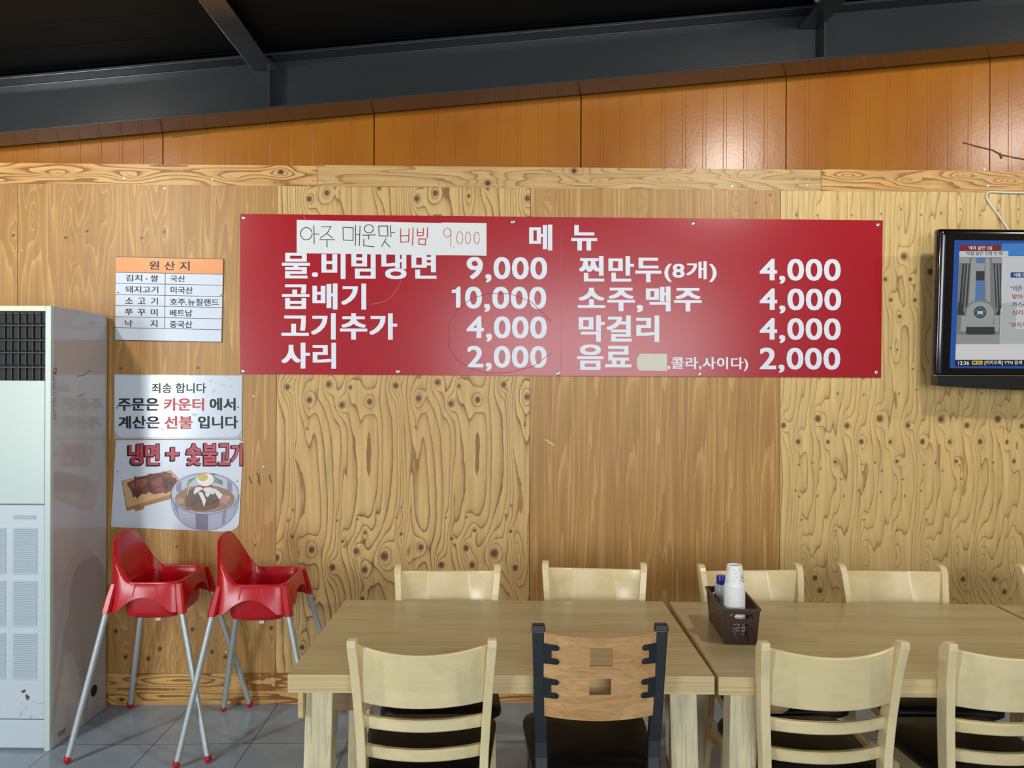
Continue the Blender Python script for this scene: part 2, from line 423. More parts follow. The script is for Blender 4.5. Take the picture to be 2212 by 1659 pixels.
kE += kn([(265, 1450), (510, 1480), (750, 1450), (970, 1470)], 1660, 400, S8, 0, 5.0, .04, .16)
kE += kn([(520, 130), (640, 200), (510, 640), (630, 640), (200, 160), (850, 160)], 1660, 400, S8, 0, 2.6, .035, .16)
kB = kn([(845, 760), (635, 823), (1590, 765), (1375, 825), (130, 800)], 0, 330, 4.485, .0062, 2.2, .02, .06)
kB += kn([(408, 732), (928, 720), (708, 852), (475, 907), (628, 918), (1060, 872), (1150, 907), (1462, 710)], 120, 1130, 3.137, .009, 2.4, .022, .06)
kB += kn([(820, 160), (1352, 150)], 120, 1130, 3.137, .0048, 1.2, .015, .06)
kB += kn([(1030, 1010), (1690, 1005)], 0, 540, 3.95, .0055, 1.4, .015, .08)
kB += kn([(720, 950), (1450, 960), (320, 620), (1030, 500), (680, 450), (1400, 420)], 0, 330, 4.485, 0, 4.5, .03, .14)
kB += kn([(800, 1000), (1150, 960), (1620, 960), (520, 1000), (300, 400), (650, 420), (1350, 420)], 120, 1130, 3.137, 0, 4.0, .03, .12)
kD = kn([(480, 900), (130, 1080)], 1620, 340, 11.06, .005, 1.2, .02, .06) + kn([(1140, 180), (620, 900)], 1100, 1190, 3.536, 0, 3.5, .02, .08)
kD += kn([(60, 20), (400, 40), (720, 30), (900, 100)], 1140, 410, 1.6, 0, 3.5, .03, .09)
seam = [at(38, 500, D).x, at(597, 900, D).x, at(1144.5, 900, D).x, at(1685, 900, D).x]
seam = [seam[0] - 1.22] + seam + [seam[3] + 1.22, XR]
zt, zb = at(1106, 406.5, D).z, at(600, 1453.5, D).z
figs = [lambda X, Z: figure(X, Z, 11, .36, [(4, 5), (9, 3), (22, 1.2)], (.5, 1.0, 2.2), kB),
        lambda X, Z: figure(X, Z, 12, .368, [(4, 5.0), (9, 3), (22, .8)], (.5, .9, 1.8), kB, 0, 4),
        lambda X, Z: figure(X, Z, 23, .523, [(3, 3.6), (8, 1.6), (19, .5)], (.35, .6, 1.6), kC, .012, 13),
        lambda X, Z: figure(X, Z, 31, .33, [(4, 5), (10, 3.2), (26, .8)], (.5, .9, 1.8), kD, 0, 4),
        lambda X, Z: figure(X, Z, 45, .298, [(3, 2.6), (7, 1.3), (15, .5)], (.35, .6, 1.6), kE, 0, 7),
        lambda X, Z: figure(X, Z, 52, .36, [(4, 5), (9, 3), (22, 1.2)], (.5, 1.0, 2.2), [])]
pm = [P_plain, P_plain, P_fig1, P_plain, P_fig2, P_plain]
for i in range(6):
    sheet('plywood_panel', seam[i] + .0011, seam[i + 1] - .0011, zb + .001, zt, D, .011, .006 if i < 5 else .03, figs[i], pm[i], wall)
# upper trim boards and the baseboard strip: grain runs sideways
def hfig(seed, amps, zs, knots):
    def f(X, Z):
        H, K = figure(Z, X, seed, .30, amps, zs, [(k[1], k[0], k[2], k[3], k[4], k[5]) for k in knots]); return H, K
    return f
tx = [XL, at(685, 380, D).x, at(1774, 390, D).x, XR]
tk1 = kn([(1213, 743)], 0, 0, 2, .011, 4, .026, .05) + kn([(250, 750), (1000, 770), (560, 760)], 0, 0, 2, 0, 4, .03, .12)
tk2 = kn([(2107, 791)], 0, 0, 2, .012, 4.5, .035, .07) + kn([(268, 738)], 1106, 0, 2, .012, 4, .03, .05) + kn([(380, 780), (680, 780), (1000, 760)], 1106, 0, 2, 0, 4, .02, .10)
tk3 = kn([(1450, 760), (1700, 780), (1950, 760), (2130, 780)], 1106, 0, 2, 0, 5, .03, .12)
zz = [(at(0, 351.5, D).z, at(0, 400, D).z), (at(1230, 361.5, D).z, at(1230, 409, D).z), (at(2000, 367.5, D).z, at(2000, 411, D).z)]
for i, (pmx, kk) in enumerate(((P_trim, tk1), (P_trim2, tk2), (P_trim, tk3))):
    t = sheet('trim_%d' % (i + 1), tx[i] + .001, tx[i + 1] - .001, zt + .001, zz[i][0], D + .002, .02, .005,
              hfig(61 + i, [(3, 5), (8, 2.6), (20, .8)], (1.0, 2.2, 5), kk), pmx, None); struct(t)
bb = sheet('baseboard_back', XL, XR, .0, zb, D - .001, .012, .007,
           hfig(71, [(3, 5), (8, 3), (20, .8)], (1.2, 2.4, 5), kn([(228, 482), (320, 60)], 220, 1420, 5.267, .009, 3, .02, .05)), P_trim, None); struct(bb)
bb['label'] = 'knotty plywood strip along the foot of the wall'
# nails in the sheets
nail_me = None
def nails(parent, pts, Y):
    global nail_me
    for px, py in pts:
        p = at(px, py, Y)
        if nail_me is None:
            o = obj('nail', MB().lathe([(.0001, -.0012), (.0045, -.0010), (.0045, .003)], 10), M_steel, parent)
            for v in o.data.vertices: v.co = Vector((v.co.x, v.co.z, v.co.y))
            nail_me = o.data
        else:
            o = bpy.data.objects.new('nail', nail_me); COL.objects.link(o); o.parent = parent
        o.location = (p.x, Y, p.z)
nails(wall, [(28.5, 414), (50, 411.5), (29, 540), (47.5, 541), (356, 407), (548, 856), (1188, 419), (570, 1008), (489, 1408)], D)
nails(bpy.data.objects['trim_1'], [(20, 391), (268, 384.5), (459, 387), (677, 390)], D + .002)
nails(bpy.data.objects['trim_2'], [(699, 392), (948, 398), (1154, 400.5), (1581.5, 402.5), (1744.5, 400)], D + .002)
nails(bpy.data.objects['trim_3'], [(2134, 402), (2126, 366.5)], D + .002)

# orange ribbed metal panels of the upper wall
M_orange = bpy.data.materials.new('orange_painted_metal'); M_orange.use_nodes = True
def _orange():
    nt = M_orange.node_tree; b = nt.nodes['Principled BSDF']
    n = noise(nt, mapping(nt, (1, 1, .5)), 3.0, 3)
    r = ramp(nt, [(.3, lin((150, 86, 20))), (.7, lin((164, 104, 26)))]); nt.links.new(n, r.inputs[0])
    s = noise(nt, mapping(nt, (1, 1, .6)), 28, 5, .7)
    sr = ramp(nt, [(.62, G(0)), (.78, G(.35))]); nt.links.new(s, sr.inputs[0])
    c = mixrgb(nt, 'MIX', sr.outputs[0], r.outputs[0], lin((176, 122, 52)))
    nt.links.new(c, b.inputs['Base Color']); b.inputs['Roughness'].default_value = .27; b.inputs['Specular IOR Level'].default_value = .42
    n2 = noise(nt, mapping(nt, (1, 1, 1)), 70, 3); bp = nt.nodes.new('ShaderNodeBump'); bp.inputs['Strength'].default_value = .22; bp.inputs['Distance'].default_value = .0015
    n3 = noise(nt, mapping(nt, (1, 1, .6)), 9, 2); ad = nt.nodes.new('ShaderNodeMath'); ad.operation = 'MULTIPLY_ADD'; ad.inputs[1].default_value = 2.2
    nt.links.new(n3, ad.inputs[0]); nt.links.new(n2, ad.inputs[2])
    nt.links.new(ad.outputs[0], bp.inputs['Height']); nt.links.new(bp.outputs['Normal'], b.inputs['Normal'])
_orange()
def beam_line(px, py, Y): return at(px, py, Y)
BY0, BY1 = 3.53, 3.70
pa, pb = at(0, 287, BY0), at(2212, 89, BY0)
SL = (pb.z - pa.z) / (pb.x - pa.x)
def zbeam(x): return pa.z + (x - pa.x) * SL            # underside of the beam along the wall
OY = D + .02
ox = [XL] + [at(p, 300, OY).x for p in (352, 808, 1255, 1698, 2138)]
ox += [ox[-1] + 1.0, XR]
ox[0] = ox[1] - 1.0; ox = [ox[0] - 1.0] + ox
for a, b in zip(ox[:-1], ox[1:]):
    a2, b2 = max(a, XL), min(b, XR)
    if b2 - a2 < .05: continue
    xs = [(a2, 0), (a2 + .002, .004)] if False else []
    prof = [(a2 + .0012, .012), (a2 + .0030, 0)]
    nr = int(round((b - a) / .1))
    for k in range(1, nr):
        xc = a + (b - a) * k / nr
        if not a2 + .02 < xc < b2 - .02: continue
        w = .0065
        prof += [(xc - w - .003, 0), (xc - w, -.0022), (xc + w, -.0022), (xc + w + .003, 0)]
    prof += [(b2 - .0030, 0), (b2 - .0012, .012)]
    mb = MB()
    lo = [mb.bm.verts.new((x, OY + y, zt - .02)) for x, y in prof]
    hi = [mb.bm.verts.new((x, OY + y, zbeam(x) + .26)) for x, y in prof]
    for k in range(len(prof) - 1): mb.bm.faces.new((lo[k], lo[k + 1], hi[k + 1], hi[k]))
    for o in (lo, hi):
        bx = [mb.bm.verts.new((o[0].co.x, OY + .05, o[0].co.z)), mb.bm.verts.new((o[-1].co.x, OY + .05, o[-1].co.z))]
        mb.bm.faces.new(o + [bx[1], bx[0]])
    obj('metal_panel', mb, M_orange, wall)

mpo = lambda px, py, lift=0.0: at(px, py, OY - .0030 - lift)
mb = MB()
stroke(mb, [(2082, 308), (2110, 316), (2145, 324), (2162, 334), (2190, 340), (2230, 347)], 2.6, mpo); stroke(mb, [(2160, 331), (2164, 341)], 4, mpo)
obj('drip_mark', mb, mat('brown_drip', (96, 56, 26), .6), wall)
mb = MB()
for k in range(14):
    x = random.uniform(90, 250); y = 318 - (x - 0) * .10 + random.uniform(-3, 7); stroke(mb, [(x, y), (x + random.uniform(8, 26), y - random.uniform(.4, 2))], random.uniform(.6, 1.6), mpo)
stroke(mb, [(372, 296), (410, 291), (450, 286)], 3.0, mpo); stroke(mb, [(660, 268), (690, 263), (716, 262)], 2.6, mpo)
obj('scuff_mark', mb, mat('olive_scuff', (104, 84, 34), .6), wall)
mb = MB(); mpl = lambda px, py, lift=0.0: at(px, py, D - .0012 - lift)
for pts in ([(538, 1030), (541, 1038), (543, 1044)], [(556, 1022), (559, 1032), (561, 1046)], [(560, 1030), (558, 1041)], [(582, 1026), (584, 1036), (587, 1042)]): stroke(mb, pts, 2.6, mpl)
obj('smudge', mb, mat('grey_smudge', (96, 82, 62), .7), wall)
mb = MB(); stroke(mb, [(1179, 950), (1188, 956), (1197, 962)], 2.2, mpl); stroke(mb, [(1751, 1194), (1755, 1189)], 2.2, mpl); stroke(mb, [(2136, 797), (2143, 792)], 1.4, mpl)
obj('splinter', mb, mat('pale_splinter', (232, 214, 176), .6), wall)

# steel beams and roof
def hbeam(name, p0, p1, hgt, wid, tf, tw, material, upv, parent=None):
    p0, p1 = Vector(p0), Vector(p1); t = (p1 - p0).normalized(); u = Vector(upv); u = (u - t * u.dot(t)).normalized(); s = t.cross(u)
    w, h = wid / 2, hgt
    prof = [(-w, 0), (w, 0), (w, tf), (tw / 2, tf), (tw / 2, h - tf), (w, h - tf), (w, h), (-w, h), (-w, h - tf), (-tw / 2, h - tf), (-tw / 2, tf), (-w, tf)]
    return obj(name, MB().sweep([(p0, s, u), (p1, s, u)], prof), material, parent, None, .0025, 2)
YM = (BY0 + BY1) / 2
main = hbeam('roof_beam', (XL, YM, zbeam(XL)), (XR, YM, zbeam(XR)), .255, BY1 - BY0, .013, .009, M_black_metal, (0, 0, 1))
struct(main); main['label'] = 'black steel beam sloping up along the top of the wall'
def crossbeam(px, py, W, lab):
    e = at(px, py, YM - .03); z = e.z
    b = hbeam('roof_beam', (e.x, YM - .012, z), (e.x, -4.0, z), .145, W, .009, .007, M_black_metal, (0, 0, 1))
    struct(b); b['label'] = lab
    return b, e.x, z
b1, x1, z1 = crossbeam(566, 148, .105, 'black cross beam running overhead on the left')
b2, x2, z2 = crossbeam(1752, 58, .105, 'black cross beam running overhead on the right')
for b, x, z in ((b1, x1, z1), (b2, x2, z2)):
    mb = MB(); mb.box((x + .040, BY0 + .004, zbeam(x) + .012), (x + .050, YM - .006, zbeam(x) + .238)); obj('stiffener_plate', mb, M_black_metal, main)
    mb = MB(); mb.box((x - .004, BY0 - .10, z + .012), (x + .006, BY0 + .06, z + .132))
    p = obj('splice_plate', mb, M_black_metal, b, None, .001)
    for k in range(3):
        mb = MB(); c = Vector((x - .004, BY0 - .045 + .0, z + .03 + .042 * k))
        mb.tube([c, c + Vector((-.012, 0, 0))], .010, 6); mb.tube([c + Vector((-.012, 0, 0)), c + Vector((-.022, 0, 0))], .005, 10)
        obj('bolt', mb, M_steel if k else M_black_metal, b)
def roof():
    mb = MB(); y = D + .16; prof = []
    while y > -4.2:
        prof += [(y, 0), (y - .13, 0), (y - .136, -.002), (y - .146, -.002), (y - .15, 0)]; y -= .20
    a = [mb.bm.verts.new((XL - .2, yy, zbeam(XL - .2) + .272 + dz)) for yy, dz in prof]
    b = [mb.bm.verts.new((XR + .2, yy, zbeam(XR + .2) + .272 + dz)) for yy, dz in prof]
    a2 = [mb.bm.verts.new((v.co.x, v.co.y, v.co.z + .08)) for v in (a[0], a[-1])]; b2 = [mb.bm.verts.new((v.co.x, v.co.y, v.co.z + .08)) for v in (b[0], b[-1])]
    for k in range(len(prof) - 1): mb.bm.faces.new((a[k], a[k + 1], b[k + 1], b[k]))
    mb.bm.faces.new((a2[0], b2[0], b2[1], a2[1]))
    return mb
rf = struct(obj('ceiling', roof(), M_roof))

# ------------------------------------------------------------------ boards and papers on the wall
def mpw(Y): return lambda px, py, lift=0.0: at(px, py, Y - lift)
def panel(name, corners, Y0, Y1, material, parent, bevel=.0006):
    f = lambda u, v, w: at(u, v, Y0 if w else Y1)
    return obj(name, MB().prism(corners, f), material, parent, None, bevel, 1)
M_board = mat('red_sign_sheet', (170, 22, 36), .24, 0, 0, .55)
c = at(1212, 640, D)
menu = thing('menu_board', 'wide red menu board with white lettering and prices', 'sign', (c.x, D, c.z))
def adopt(o, p):                                       # keep the place, hang under the thing
    o.parent = p; o.matrix_parent_inverse = Matrix.Translation(-p.location) if p.rotation_euler.z == 0 else p.matrix_basis.inverted(); return o
E_COUNT = 0
YB = D - .006
adopt(panel('backing_sheet', [(519, 808), (1903, 816), (1907, 476), (519, 462)], YB, D - .0008, M_board, None), menu)['label'] = 'plain red sheet'
mb = MB(); mp = mpw(YB - .0004); SLP = .0085
BH, BD = (.036, .019), (.022, .014)
for s, x0, x1, yt, yb, b in (
        ('물.비빔냉면', 609, 943, 544, 602, BH), ('곱배기', 609, 791, 612, 668, BH), ('고기추가', 608, 858, 676, 733, BH), ('사리', 608, 726, 740, 796, BH),
        ('9,000', 1008, 1182, 555, 610, BD), ('0,000', 1004.5, 1180, 619, 674, BD), ('4,000', 1008, 1181, 683, 738, BD), ('2,000', 1009, 1181, 747, 801, BD),
        ('메', 1143, 1193, 485, 541, BH), ('뉴', 1234, 1290, 486, 541, BH),
        ('찐만두', 1251, 1429, 553, 609, BH), ('(8개)', 1435, 1548, 564, 609, (.024, .014)), ('소주,맥주', 1248, 1516, 618, 674, BH), ('막걸리', 1250, 1424, 681, 738, BH),
        ('음료', 1247, 1364, 744, 799, BH), (',콜라,사이다)', 1442, 1616, 771, 801, (.026, .015)),
        ('4,000', 1641, 1816, 559, 613, BD), ('4,000', 1641, 1817, 623, 677, BD), ('4,000', 1641, 1816, 687, 741, BD), ('2,000', 1641, 1815, 751, 805, BD)):
    write(mb, s, x0, x1, yt, yb, mp, b, .004 if x1 - x0 > 100 else .002, 0, 1.06)
shape(mb, [(500 + x / 3.0722, 440 + y / 3.0722) for x, y in [(1462, 573), (1488, 569), (1503, 550), (1520, 550), (1520, 690), (1490, 690), (1490, 592), (1462, 592)]], mp)
adopt(obj('lettering', mb, M_white), menu)['label'] = 'white menu lettering and prices'
mb = MB()
stroke(mb, [(500 + x / 3.0722, 440 + y / 3.0722) for x, y in [(2120, 780), (1990, 650), (1850, 598), (1720, 595), (1600, 625), (1500, 700), (1442, 800), (1446, 960), (1500, 1040), (1600, 1100), (1700, 1125), (1850, 1120), (2000, 1080), (2125, 990)]], 1.1, mpw(YB - .0012))
adopt(obj('pen_mark', mb, mat('dark_red_pen', (150, 40, 54), .5)), menu)['label'] = 'faint dark red pen ring round the prices'
mb = MB()
stroke(mb, [(500 + x / 3.0722, 440 + y / 3.0722) for x, y in [(1125, 512), (1105, 560), (1060, 620), (1000, 655), (920, 668)]], 1.2, mpw(YB - .0012))
stroke(mb, [(655, 466), (660, 473)], 1.4, mpw(YB - .0012)); stroke(mb, [(1213, 494), (1212, 800)], .9, mpw(YB - .0010))
adopt(obj('scratch', mb, mat('pale_scratch', (206, 92, 104), .5)), menu)
for px, py in ((526, 470), (1108, 479), (1497, 483), (1897, 486), (525, 802), (860, 803), (1206, 807), (1512, 809), (1893, 805)):
    p = at(px, py, YB); mb = MB()
    mb.loft([[p + Vector((r * math.cos(2 * math.pi * k / 16), -y, r * math.sin(2 * math.pi * k / 16))) for k in range(16)] for r, y in ((.0095, 0), (.0095, .002), (.006, .004), (.0035, .0042), (.0028, .0028))])
    adopt(obj('screw', mb, M_steel, None, 40), menu)

def ribbon_glyph(mb, strokes, w, mp_, ox, oy, s):
    for k, st in enumerate(strokes): stroke(mb, [(ox + x / s, oy + y / s) for x, y in st], w, mp_, k * 2e-5)
M_paper = mat('white_paper', (226, 230, 230), .6)
note = thing('handwritten_note', 'white paper strip with handwritten menu text taped on the red board', 'note', (at(846, 513, D).x, YB, at(846, 513, D).z))
YN = YB - .0022
adopt(panel('paper', [(641, 547), (960, 551.5), (961, 482), (641, 475)], YN, YB - .0012, M_paper, None, 0), note)
adopt(panel('paper', [(953, 551), (1051, 552.5), (1051, 482), (954, 480.5)], YN - .0006, YN - .0001, M_paper, None, 0), note)['label'] = 'separate price slip'
oc = [ell(295, 378, 45, 48), [(353, 315), (356, 455)], [(356, 380), (393, 380)], [(413, 325), (487, 323), (460, 370), (403, 413)], [(455, 378), (500, 412)], [(400, 425), (517, 425)], [(455, 428), (457, 482)],
      [(580, 327), (583, 428), (658, 430), (660, 332), (580, 327)], [(678, 312), (677, 470)], [(713, 318), (707, 472)], [(680, 385), (712, 385)],
      ell(782, 340, 35, 32), [(735, 390), (835, 388)], [(780, 392), (782, 420)], [(742, 420), (742, 472), (822, 480)],
      [(858, 318), (862, 393), (930, 398), (928, 318), (858, 318)], [(950, 312), (955, 402)], [(955, 368), (983, 370)], [(915, 418), (882, 478)], [(908, 440), (945, 482)]]
rc = [[(1030, 340), (1030, 445), (1092, 440), (1095, 338)], [(1030, 395), (1092, 392)], [(1127, 330), (1122, 465)],
      [(1160, 340), (1160, 395), (1205, 392), (1207, 335)], [(1160, 370), (1205, 367)], [(1240, 330), (1237, 410)], [(1172, 418), (1172, 460), (1222, 465), (1225, 420), (1172, 418)]]
pc = [ell(1393, 370, 28, 35), [(1422, 350), (1420, 480)], [(1444, 480), (1446, 487)], ell(1490, 410, 24, 48), ell(1555, 410, 20, 46), ell(1622, 412, 20, 47)]
M_ink, M_rink = mat('black_ink', (22, 22, 28), .5), mat('red_ink', (196, 38, 52), .5)
mb = MB(); ribbon_glyph(mb, oc, 1.7, mpw(YN - .0004), 580, 400, 3.607); adopt(obj('lettering', mb, M_ink), note)['label'] = 'black handwriting'
mb = MB(); ribbon_glyph(mb, rc, 2.0, mpw(YN - .0010), 580, 400, 3.607); ribbon_glyph(mb, pc, 1.2, mpw(YN - .0012), 580, 400, 3.607); adopt(obj('lettering', mb, M_rink), note)['label'] = 'red handwriting'
patch = obj('paper_patch', MB().prism([(1380, 800.5), (1441, 801.5), (1441, 764.5), (1382, 764), (1376, 775), (1375, 790)], lambda u, v, w: at(u, v, YB - .0020 if w else YB - .0006)), mat('cream_paper', (216, 214, 200), .6))
tag(patch, 'small blank paper patch stuck over a word on the red board', 'paper patch')

# origin table sign
sg = thing('origin_sign', 'small sign with an orange heading above a ruled table of words', 'sign', (at(365, 648, D).x, D, at(365, 648, D).z))
YS = D - .005
adopt(panel('backing_sheet', [(248.6, 735), (479, 739.5), (483, 559), (250.6, 554)], YS, D - .0008, mat('sign_white', (206, 216, 232), .35), None), sg)
adopt(obj('heading_band', MB().prism([(250.6, 588), (480.8, 592.4), (482.4, 560.2), (251.2, 555.4)], lambda u, v, w: at(u, v, YS - .0003 if w else YS)), mat('orange_print', (230, 146, 74), .35)), sg)
mb = MB(); ms = mpw(YS - .0008)
ln = lambda x0, y0, x1, y1, w=1.1: stroke(mb, [(x0, y0), (x1, y1)], w, ms)
for y in (588, 611.6, 636, 659.5, 684, 707.6): ln(250.3 - (y - 554) * .011, y, 481.6 - (y - 554) * .011 - 1, y + 4.6)
ln(357, 590, 355.6, 709)
for a, b in (((250.6, 554.6), (482.6, 559.6)), ((482.4, 559.6), (478.6, 739)), ((478.6, 738.8), (249, 734.6))): ln(*a, *b)
OB = (.018, .012)
for s, x0, x1, yt, yb in (('원', 322, 344, 564, 582), ('산', 355, 378, 564.5, 583), ('지', 388, 409.6, 564.5, 584.5), ('김치', 271.4, 307, 593, 607.5), ('·', 315, 318, 601, 604), ('쌀', 325, 342, 594, 608.5),
                          ('돼지고기', 271, 341.8, 617.5, 632.6), ('소', 270.5, 287, 642.5, 656), ('고', 297.5, 314, 643, 656.5), ('기', 326, 341, 643, 658), ('쭈', 270, 286.5, 667, 681), ('꾸', 297, 314, 667, 682), ('미', 325.5, 340.5, 667, 682.5), ('낙', 270, 286, 691, 706), ('지', 325, 340, 691, 707),
                          ('국산', 367.6, 400, 594.6, 609), ('미국산', 368.4, 416.5, 618.7, 634), ('호주.뉴질랜드', 367, 473, 644.5, 659.3), ('베트남', 367, 415.3, 668.5, 683.3), ('중국산', 366.5, 415.3, 692.8, 708)):
    write(mb, s, x0, x1, yt, yb, ms, OB, .012)
adopt(obj('lettering', mb, mat('sign_black', (30, 30, 40), .5)), sg)
for px, py in ((255.3, 632), (477.5, 637.5)):
    p = at(px, py, YS - .0005); adopt(obj('screw', MB().sphere(p, .0035, 10, 6), mat('dark_screw', (70, 72, 76), .4, .5)), sg)

# laminated order notice
YO = D - .0035
lam = mat('laminate_film', (168, 174, 182), .25, 0, .3)
nt_ = thing('order_notice', 'laminated white notice with black and red words below the ruled sign', 'notice', (at(385, 880, D).x, D, at(385, 880, D).z))
adopt(panel('laminate', [(246, 948), (523, 948.5), (524, 810.5), (247, 808.5)], YO, D - .0008, lam, None, 0), nt_)
M_notice = mat('notice_paper', (196, 208, 222), .22, 0, .5)
pl = [(262, 945), (300, 944), (420, 945.5), (505, 944), (515, 940), (521, 930), (522, 812), (248, 810.5), (247.6, 928), (253, 939)]
adopt(obj('sheet', MB().prism(pl, lambda u, v, w: at(u, v, YO - .0006 if w else YO)), M_notice), nt_)
mo = mpw(YO - .0010); NB = (.035, .020)
mb = MB()
for s, x0, x1, yt, yb, b in (('죄송 합니다', 328, 445, 827.5, 849.5, (.016, .012)), ('주문은', 254, 343, 860, 887.5, NB), ('에서', 452.7, 509, 859.5, 887, NB), ('계산은', 255.5, 345, 898.5, 926, NB), ('입니다', 427.5, 514.5, 898.5, 926, NB)):
    write(mb, s, x0, x1, yt, yb, mo, b)
for x, y in ((252.5, 881), (514, 879.5)): shape(mb, ell(x, y, 1.7, 1.7, 10), mo, 2e-4)
adopt(obj('lettering', mb, M_ink), nt_)['label'] = 'black words'
mb = MB()
write(mb, '카운터', 353.5, 441, 860, 887.5, mo, NB); write(mb, '선불', 355.5, 416, 898.5, 926.5, mo, NB)
adopt(obj('lettering', mb, mat('notice_red', (190, 54, 66), .4)), nt_)['label'] = 'red words'
mb = MB(); g = lambda pts: shape(mb, [(240 + x / 7.628, 800 + y / 7.627) for x, y in pts], mo, 3e-4)
for pts in ([(1625, 150), (1650, 152), (1662, 180), (1640, 200), (1620, 196), (1640, 180)], [(1760, 215), (1800, 225), (1830, 240), (1870, 235), (1900, 265), (1915, 285), (1870, 252), (1825, 250)], [(1955, 125), (1978, 140), (1965, 160), (1950, 150)], [(1990, 245), (2003, 262), (1985, 280), (1965, 262)],
            [(1700, 300), (1715, 330), (1685, 385), (1680, 350)], [(1060, 610), (1115, 640), (1105, 665), (1050, 640)], [(1320, 715), (1420, 712), (1425, 740), (1370, 755), (1330, 740)], [(1200, 722), (1255, 745), (1250, 755)], [(810, 955), (868, 950), (862, 995), (845, 1000)], [(680, 880), (720, 910), (680, 920)], [(1915, 85), (1935, 98), (1920, 105)], [(1885, 660), (1912, 678), (1880, 695)]): g(pts)
adopt(obj('air_bubble_pattern', mb, lam), nt_)['label'] = 'grey bubbles in the film'

# food poster
fp = thing('food_poster', 'white poster with red heading over a drawing of meat and a bowl of noodles', 'poster', (at(382, 1048, D).x, D, at(382, 1048, D).z))
YF = D - .0035
Q = lambda x, y: (220 + x / 4.4824, 790 + y / 4.4838)
mf0 = mpw(YF)
def q(pts): return [Q(*p) for p in pts]
adopt(obj('sheet', MB().prism(q([(88, 1562), (640, 1585), (1180, 1608), (1250, 1600), (1300, 1575), (1328, 1540), (1340, 1300), (1362, 900), (1372, 745), (1330, 716), (135, 722)]), lambda u, v, w: at(u, v, YF if w else D - .0008)), mat('poster_paper', (208, 216, 230), .35, 0, .2)), fp)
PC = {}
def pmat(n, c): return mat('poster_' + n, c, .4)
LAY = [0]
ART = {}
def art(n, col, pts, close=True):
    if n not in ART: ART[n] = (MB(), pmat(n, col))
    LAY[0] += 1
    shape(ART[n][0], q(pts), mf0, .0003 + LAY[0] * 1.2e-5)
def line(n, col, pts, w):
    if n not in ART: ART[n] = (MB(), pmat(n, col))
    LAY[0] += 1
    stroke(ART[n][0], q(pts), w / 4.48, mf0, .0003 + LAY[0] * 1.2e-5)
bd = (200, 158, 112)
art('board_top', (206, 166, 120), [(195, 1115), (655, 1015), (672, 1016), (745, 1095), (690, 1240), (240, 1372)])
art('board_side', (170, 122, 76), [(195, 1115), (192, 1130), (238, 1398), (246, 1404), (660, 1290), (690, 1240), (240, 1372)])
art('board_side', (170, 122, 76), [(315, 1385), (325, 1410), (402, 1392), (418, 1352)])
for k in range(5): line('board_side', bd, [(222 + 8 * k, 1180 + 36 * k), (640 - 10 * k, 1085 + 34 * k)], 1.6)
line('outline', (70, 66, 74), [(195, 1115), (655, 1015), (745, 1095)], 3); line('outline', (0, 0, 0), [(195, 1115), (240, 1372), (246, 1404), (660, 1290)], 3)
art('meat', (112, 62, 52), [(242, 1135), (310, 1105), (318, 1065), (350, 1082), (440, 1060), (455, 1048), (585, 1040), (595, 1026), (670, 1042), (682, 1080), (715, 1088), (732, 1112), (700, 1160), (694, 1192), (620, 1240), (600, 1228), (500, 1245), (450, 1220), (436, 1242), (385, 1240), (340, 1292), (322, 1262), (300, 1285), (290, 1230), (272, 1190), (250, 1160)])
for pts in ([(330, 1110), (430, 1090), (440, 1130), (380, 1180), (330, 1165)], [(470, 1130), (560, 1080), (600, 1100), (575, 1160), (520, 1180)], [(600, 1050), (660, 1055), (670, 1085), (610, 1080)], [(520, 1190), (600, 1170), (610, 1220), (540, 1230)], [(280, 1140), (310, 1130), (320, 1180), (290, 1180)]): art('meat_light', (142, 84, 68), pts)
for pts in ([(440, 1110), (470, 1140), (500, 1210), (480, 1230), (440, 1180)], [(300, 1210), (350, 1190), (400, 1230), (345, 1270)], [(590, 1100), (640, 1090), (640, 1180), (610, 1200)], [(640, 1130), (690, 1120), (680, 1180)], [(350, 1075), (430, 1068), (450, 1085), (370, 1095)]): art('meat_dark', (86, 50, 42), pts)
art('bowl', (166, 172, 194), [(668, 1240)] + [(998 - 330 * math.cos(R(t)), 1240 + 357 * math.sin(R(t)) ** .8) for t in range(6, 180, 6)] + [(1328, 1240)] + ell(998, 1240, 330, 200, 24, 0, -180)[1:-1])
for x0, x1, cc in ((690, 735, 0), (905, 1030, 1), (1170, 1205, 0), (1290, 1318, 0)):
    f = lambda x: 1240 + 357 * (1 - ((x - 998) / 330) ** 2) ** .4
    f2 = lambda x: 1240 + 200 * (1 - ((x - 998) / 332) ** 2) ** .5
    art('bowl_stripe_dark' if cc else 'bowl_stripe', (120, 118, 144) if cc else (136, 138, 164), [(x0, f2(x0)), (x1, f2(x1)), (x1 - (x1 - 998) * .06, f(x1) - 4), (x0 - (x0 - 998) * .06, f(x0) - 4)])
art('bowl_inside', (186, 192, 208), ell(998, 1240, 312, 186, 36))
for x0, x1 in ((720, 770), (1215, 1262)):
    art('bowl_stripe', (136, 138, 164), [(x0, 1240 - 186 * (1 - ((x0 - 998) / 312) ** 2) ** .5), (x1, 1240 - 186 * (1 - ((x1 - 998) / 312) ** 2) ** .5), (x1, 1220), (x0, 1220)])
art('broth', (152, 118, 100), ell(998, 1290, 290, 132, 36))
art('broth_light', (176, 144, 124), ell(1180, 1290, 60, 40, 20)); art('broth_light', (176, 144, 124), ell(760, 1310, 40, 30, 20))
art('noodles', (112, 88, 72), [(805, 1395), (812, 1280), (840, 1210), (920, 1170), (1030, 1175), (1120, 1230), (1150, 1290), (1128, 1380), (1010, 1405), (880, 1402)])
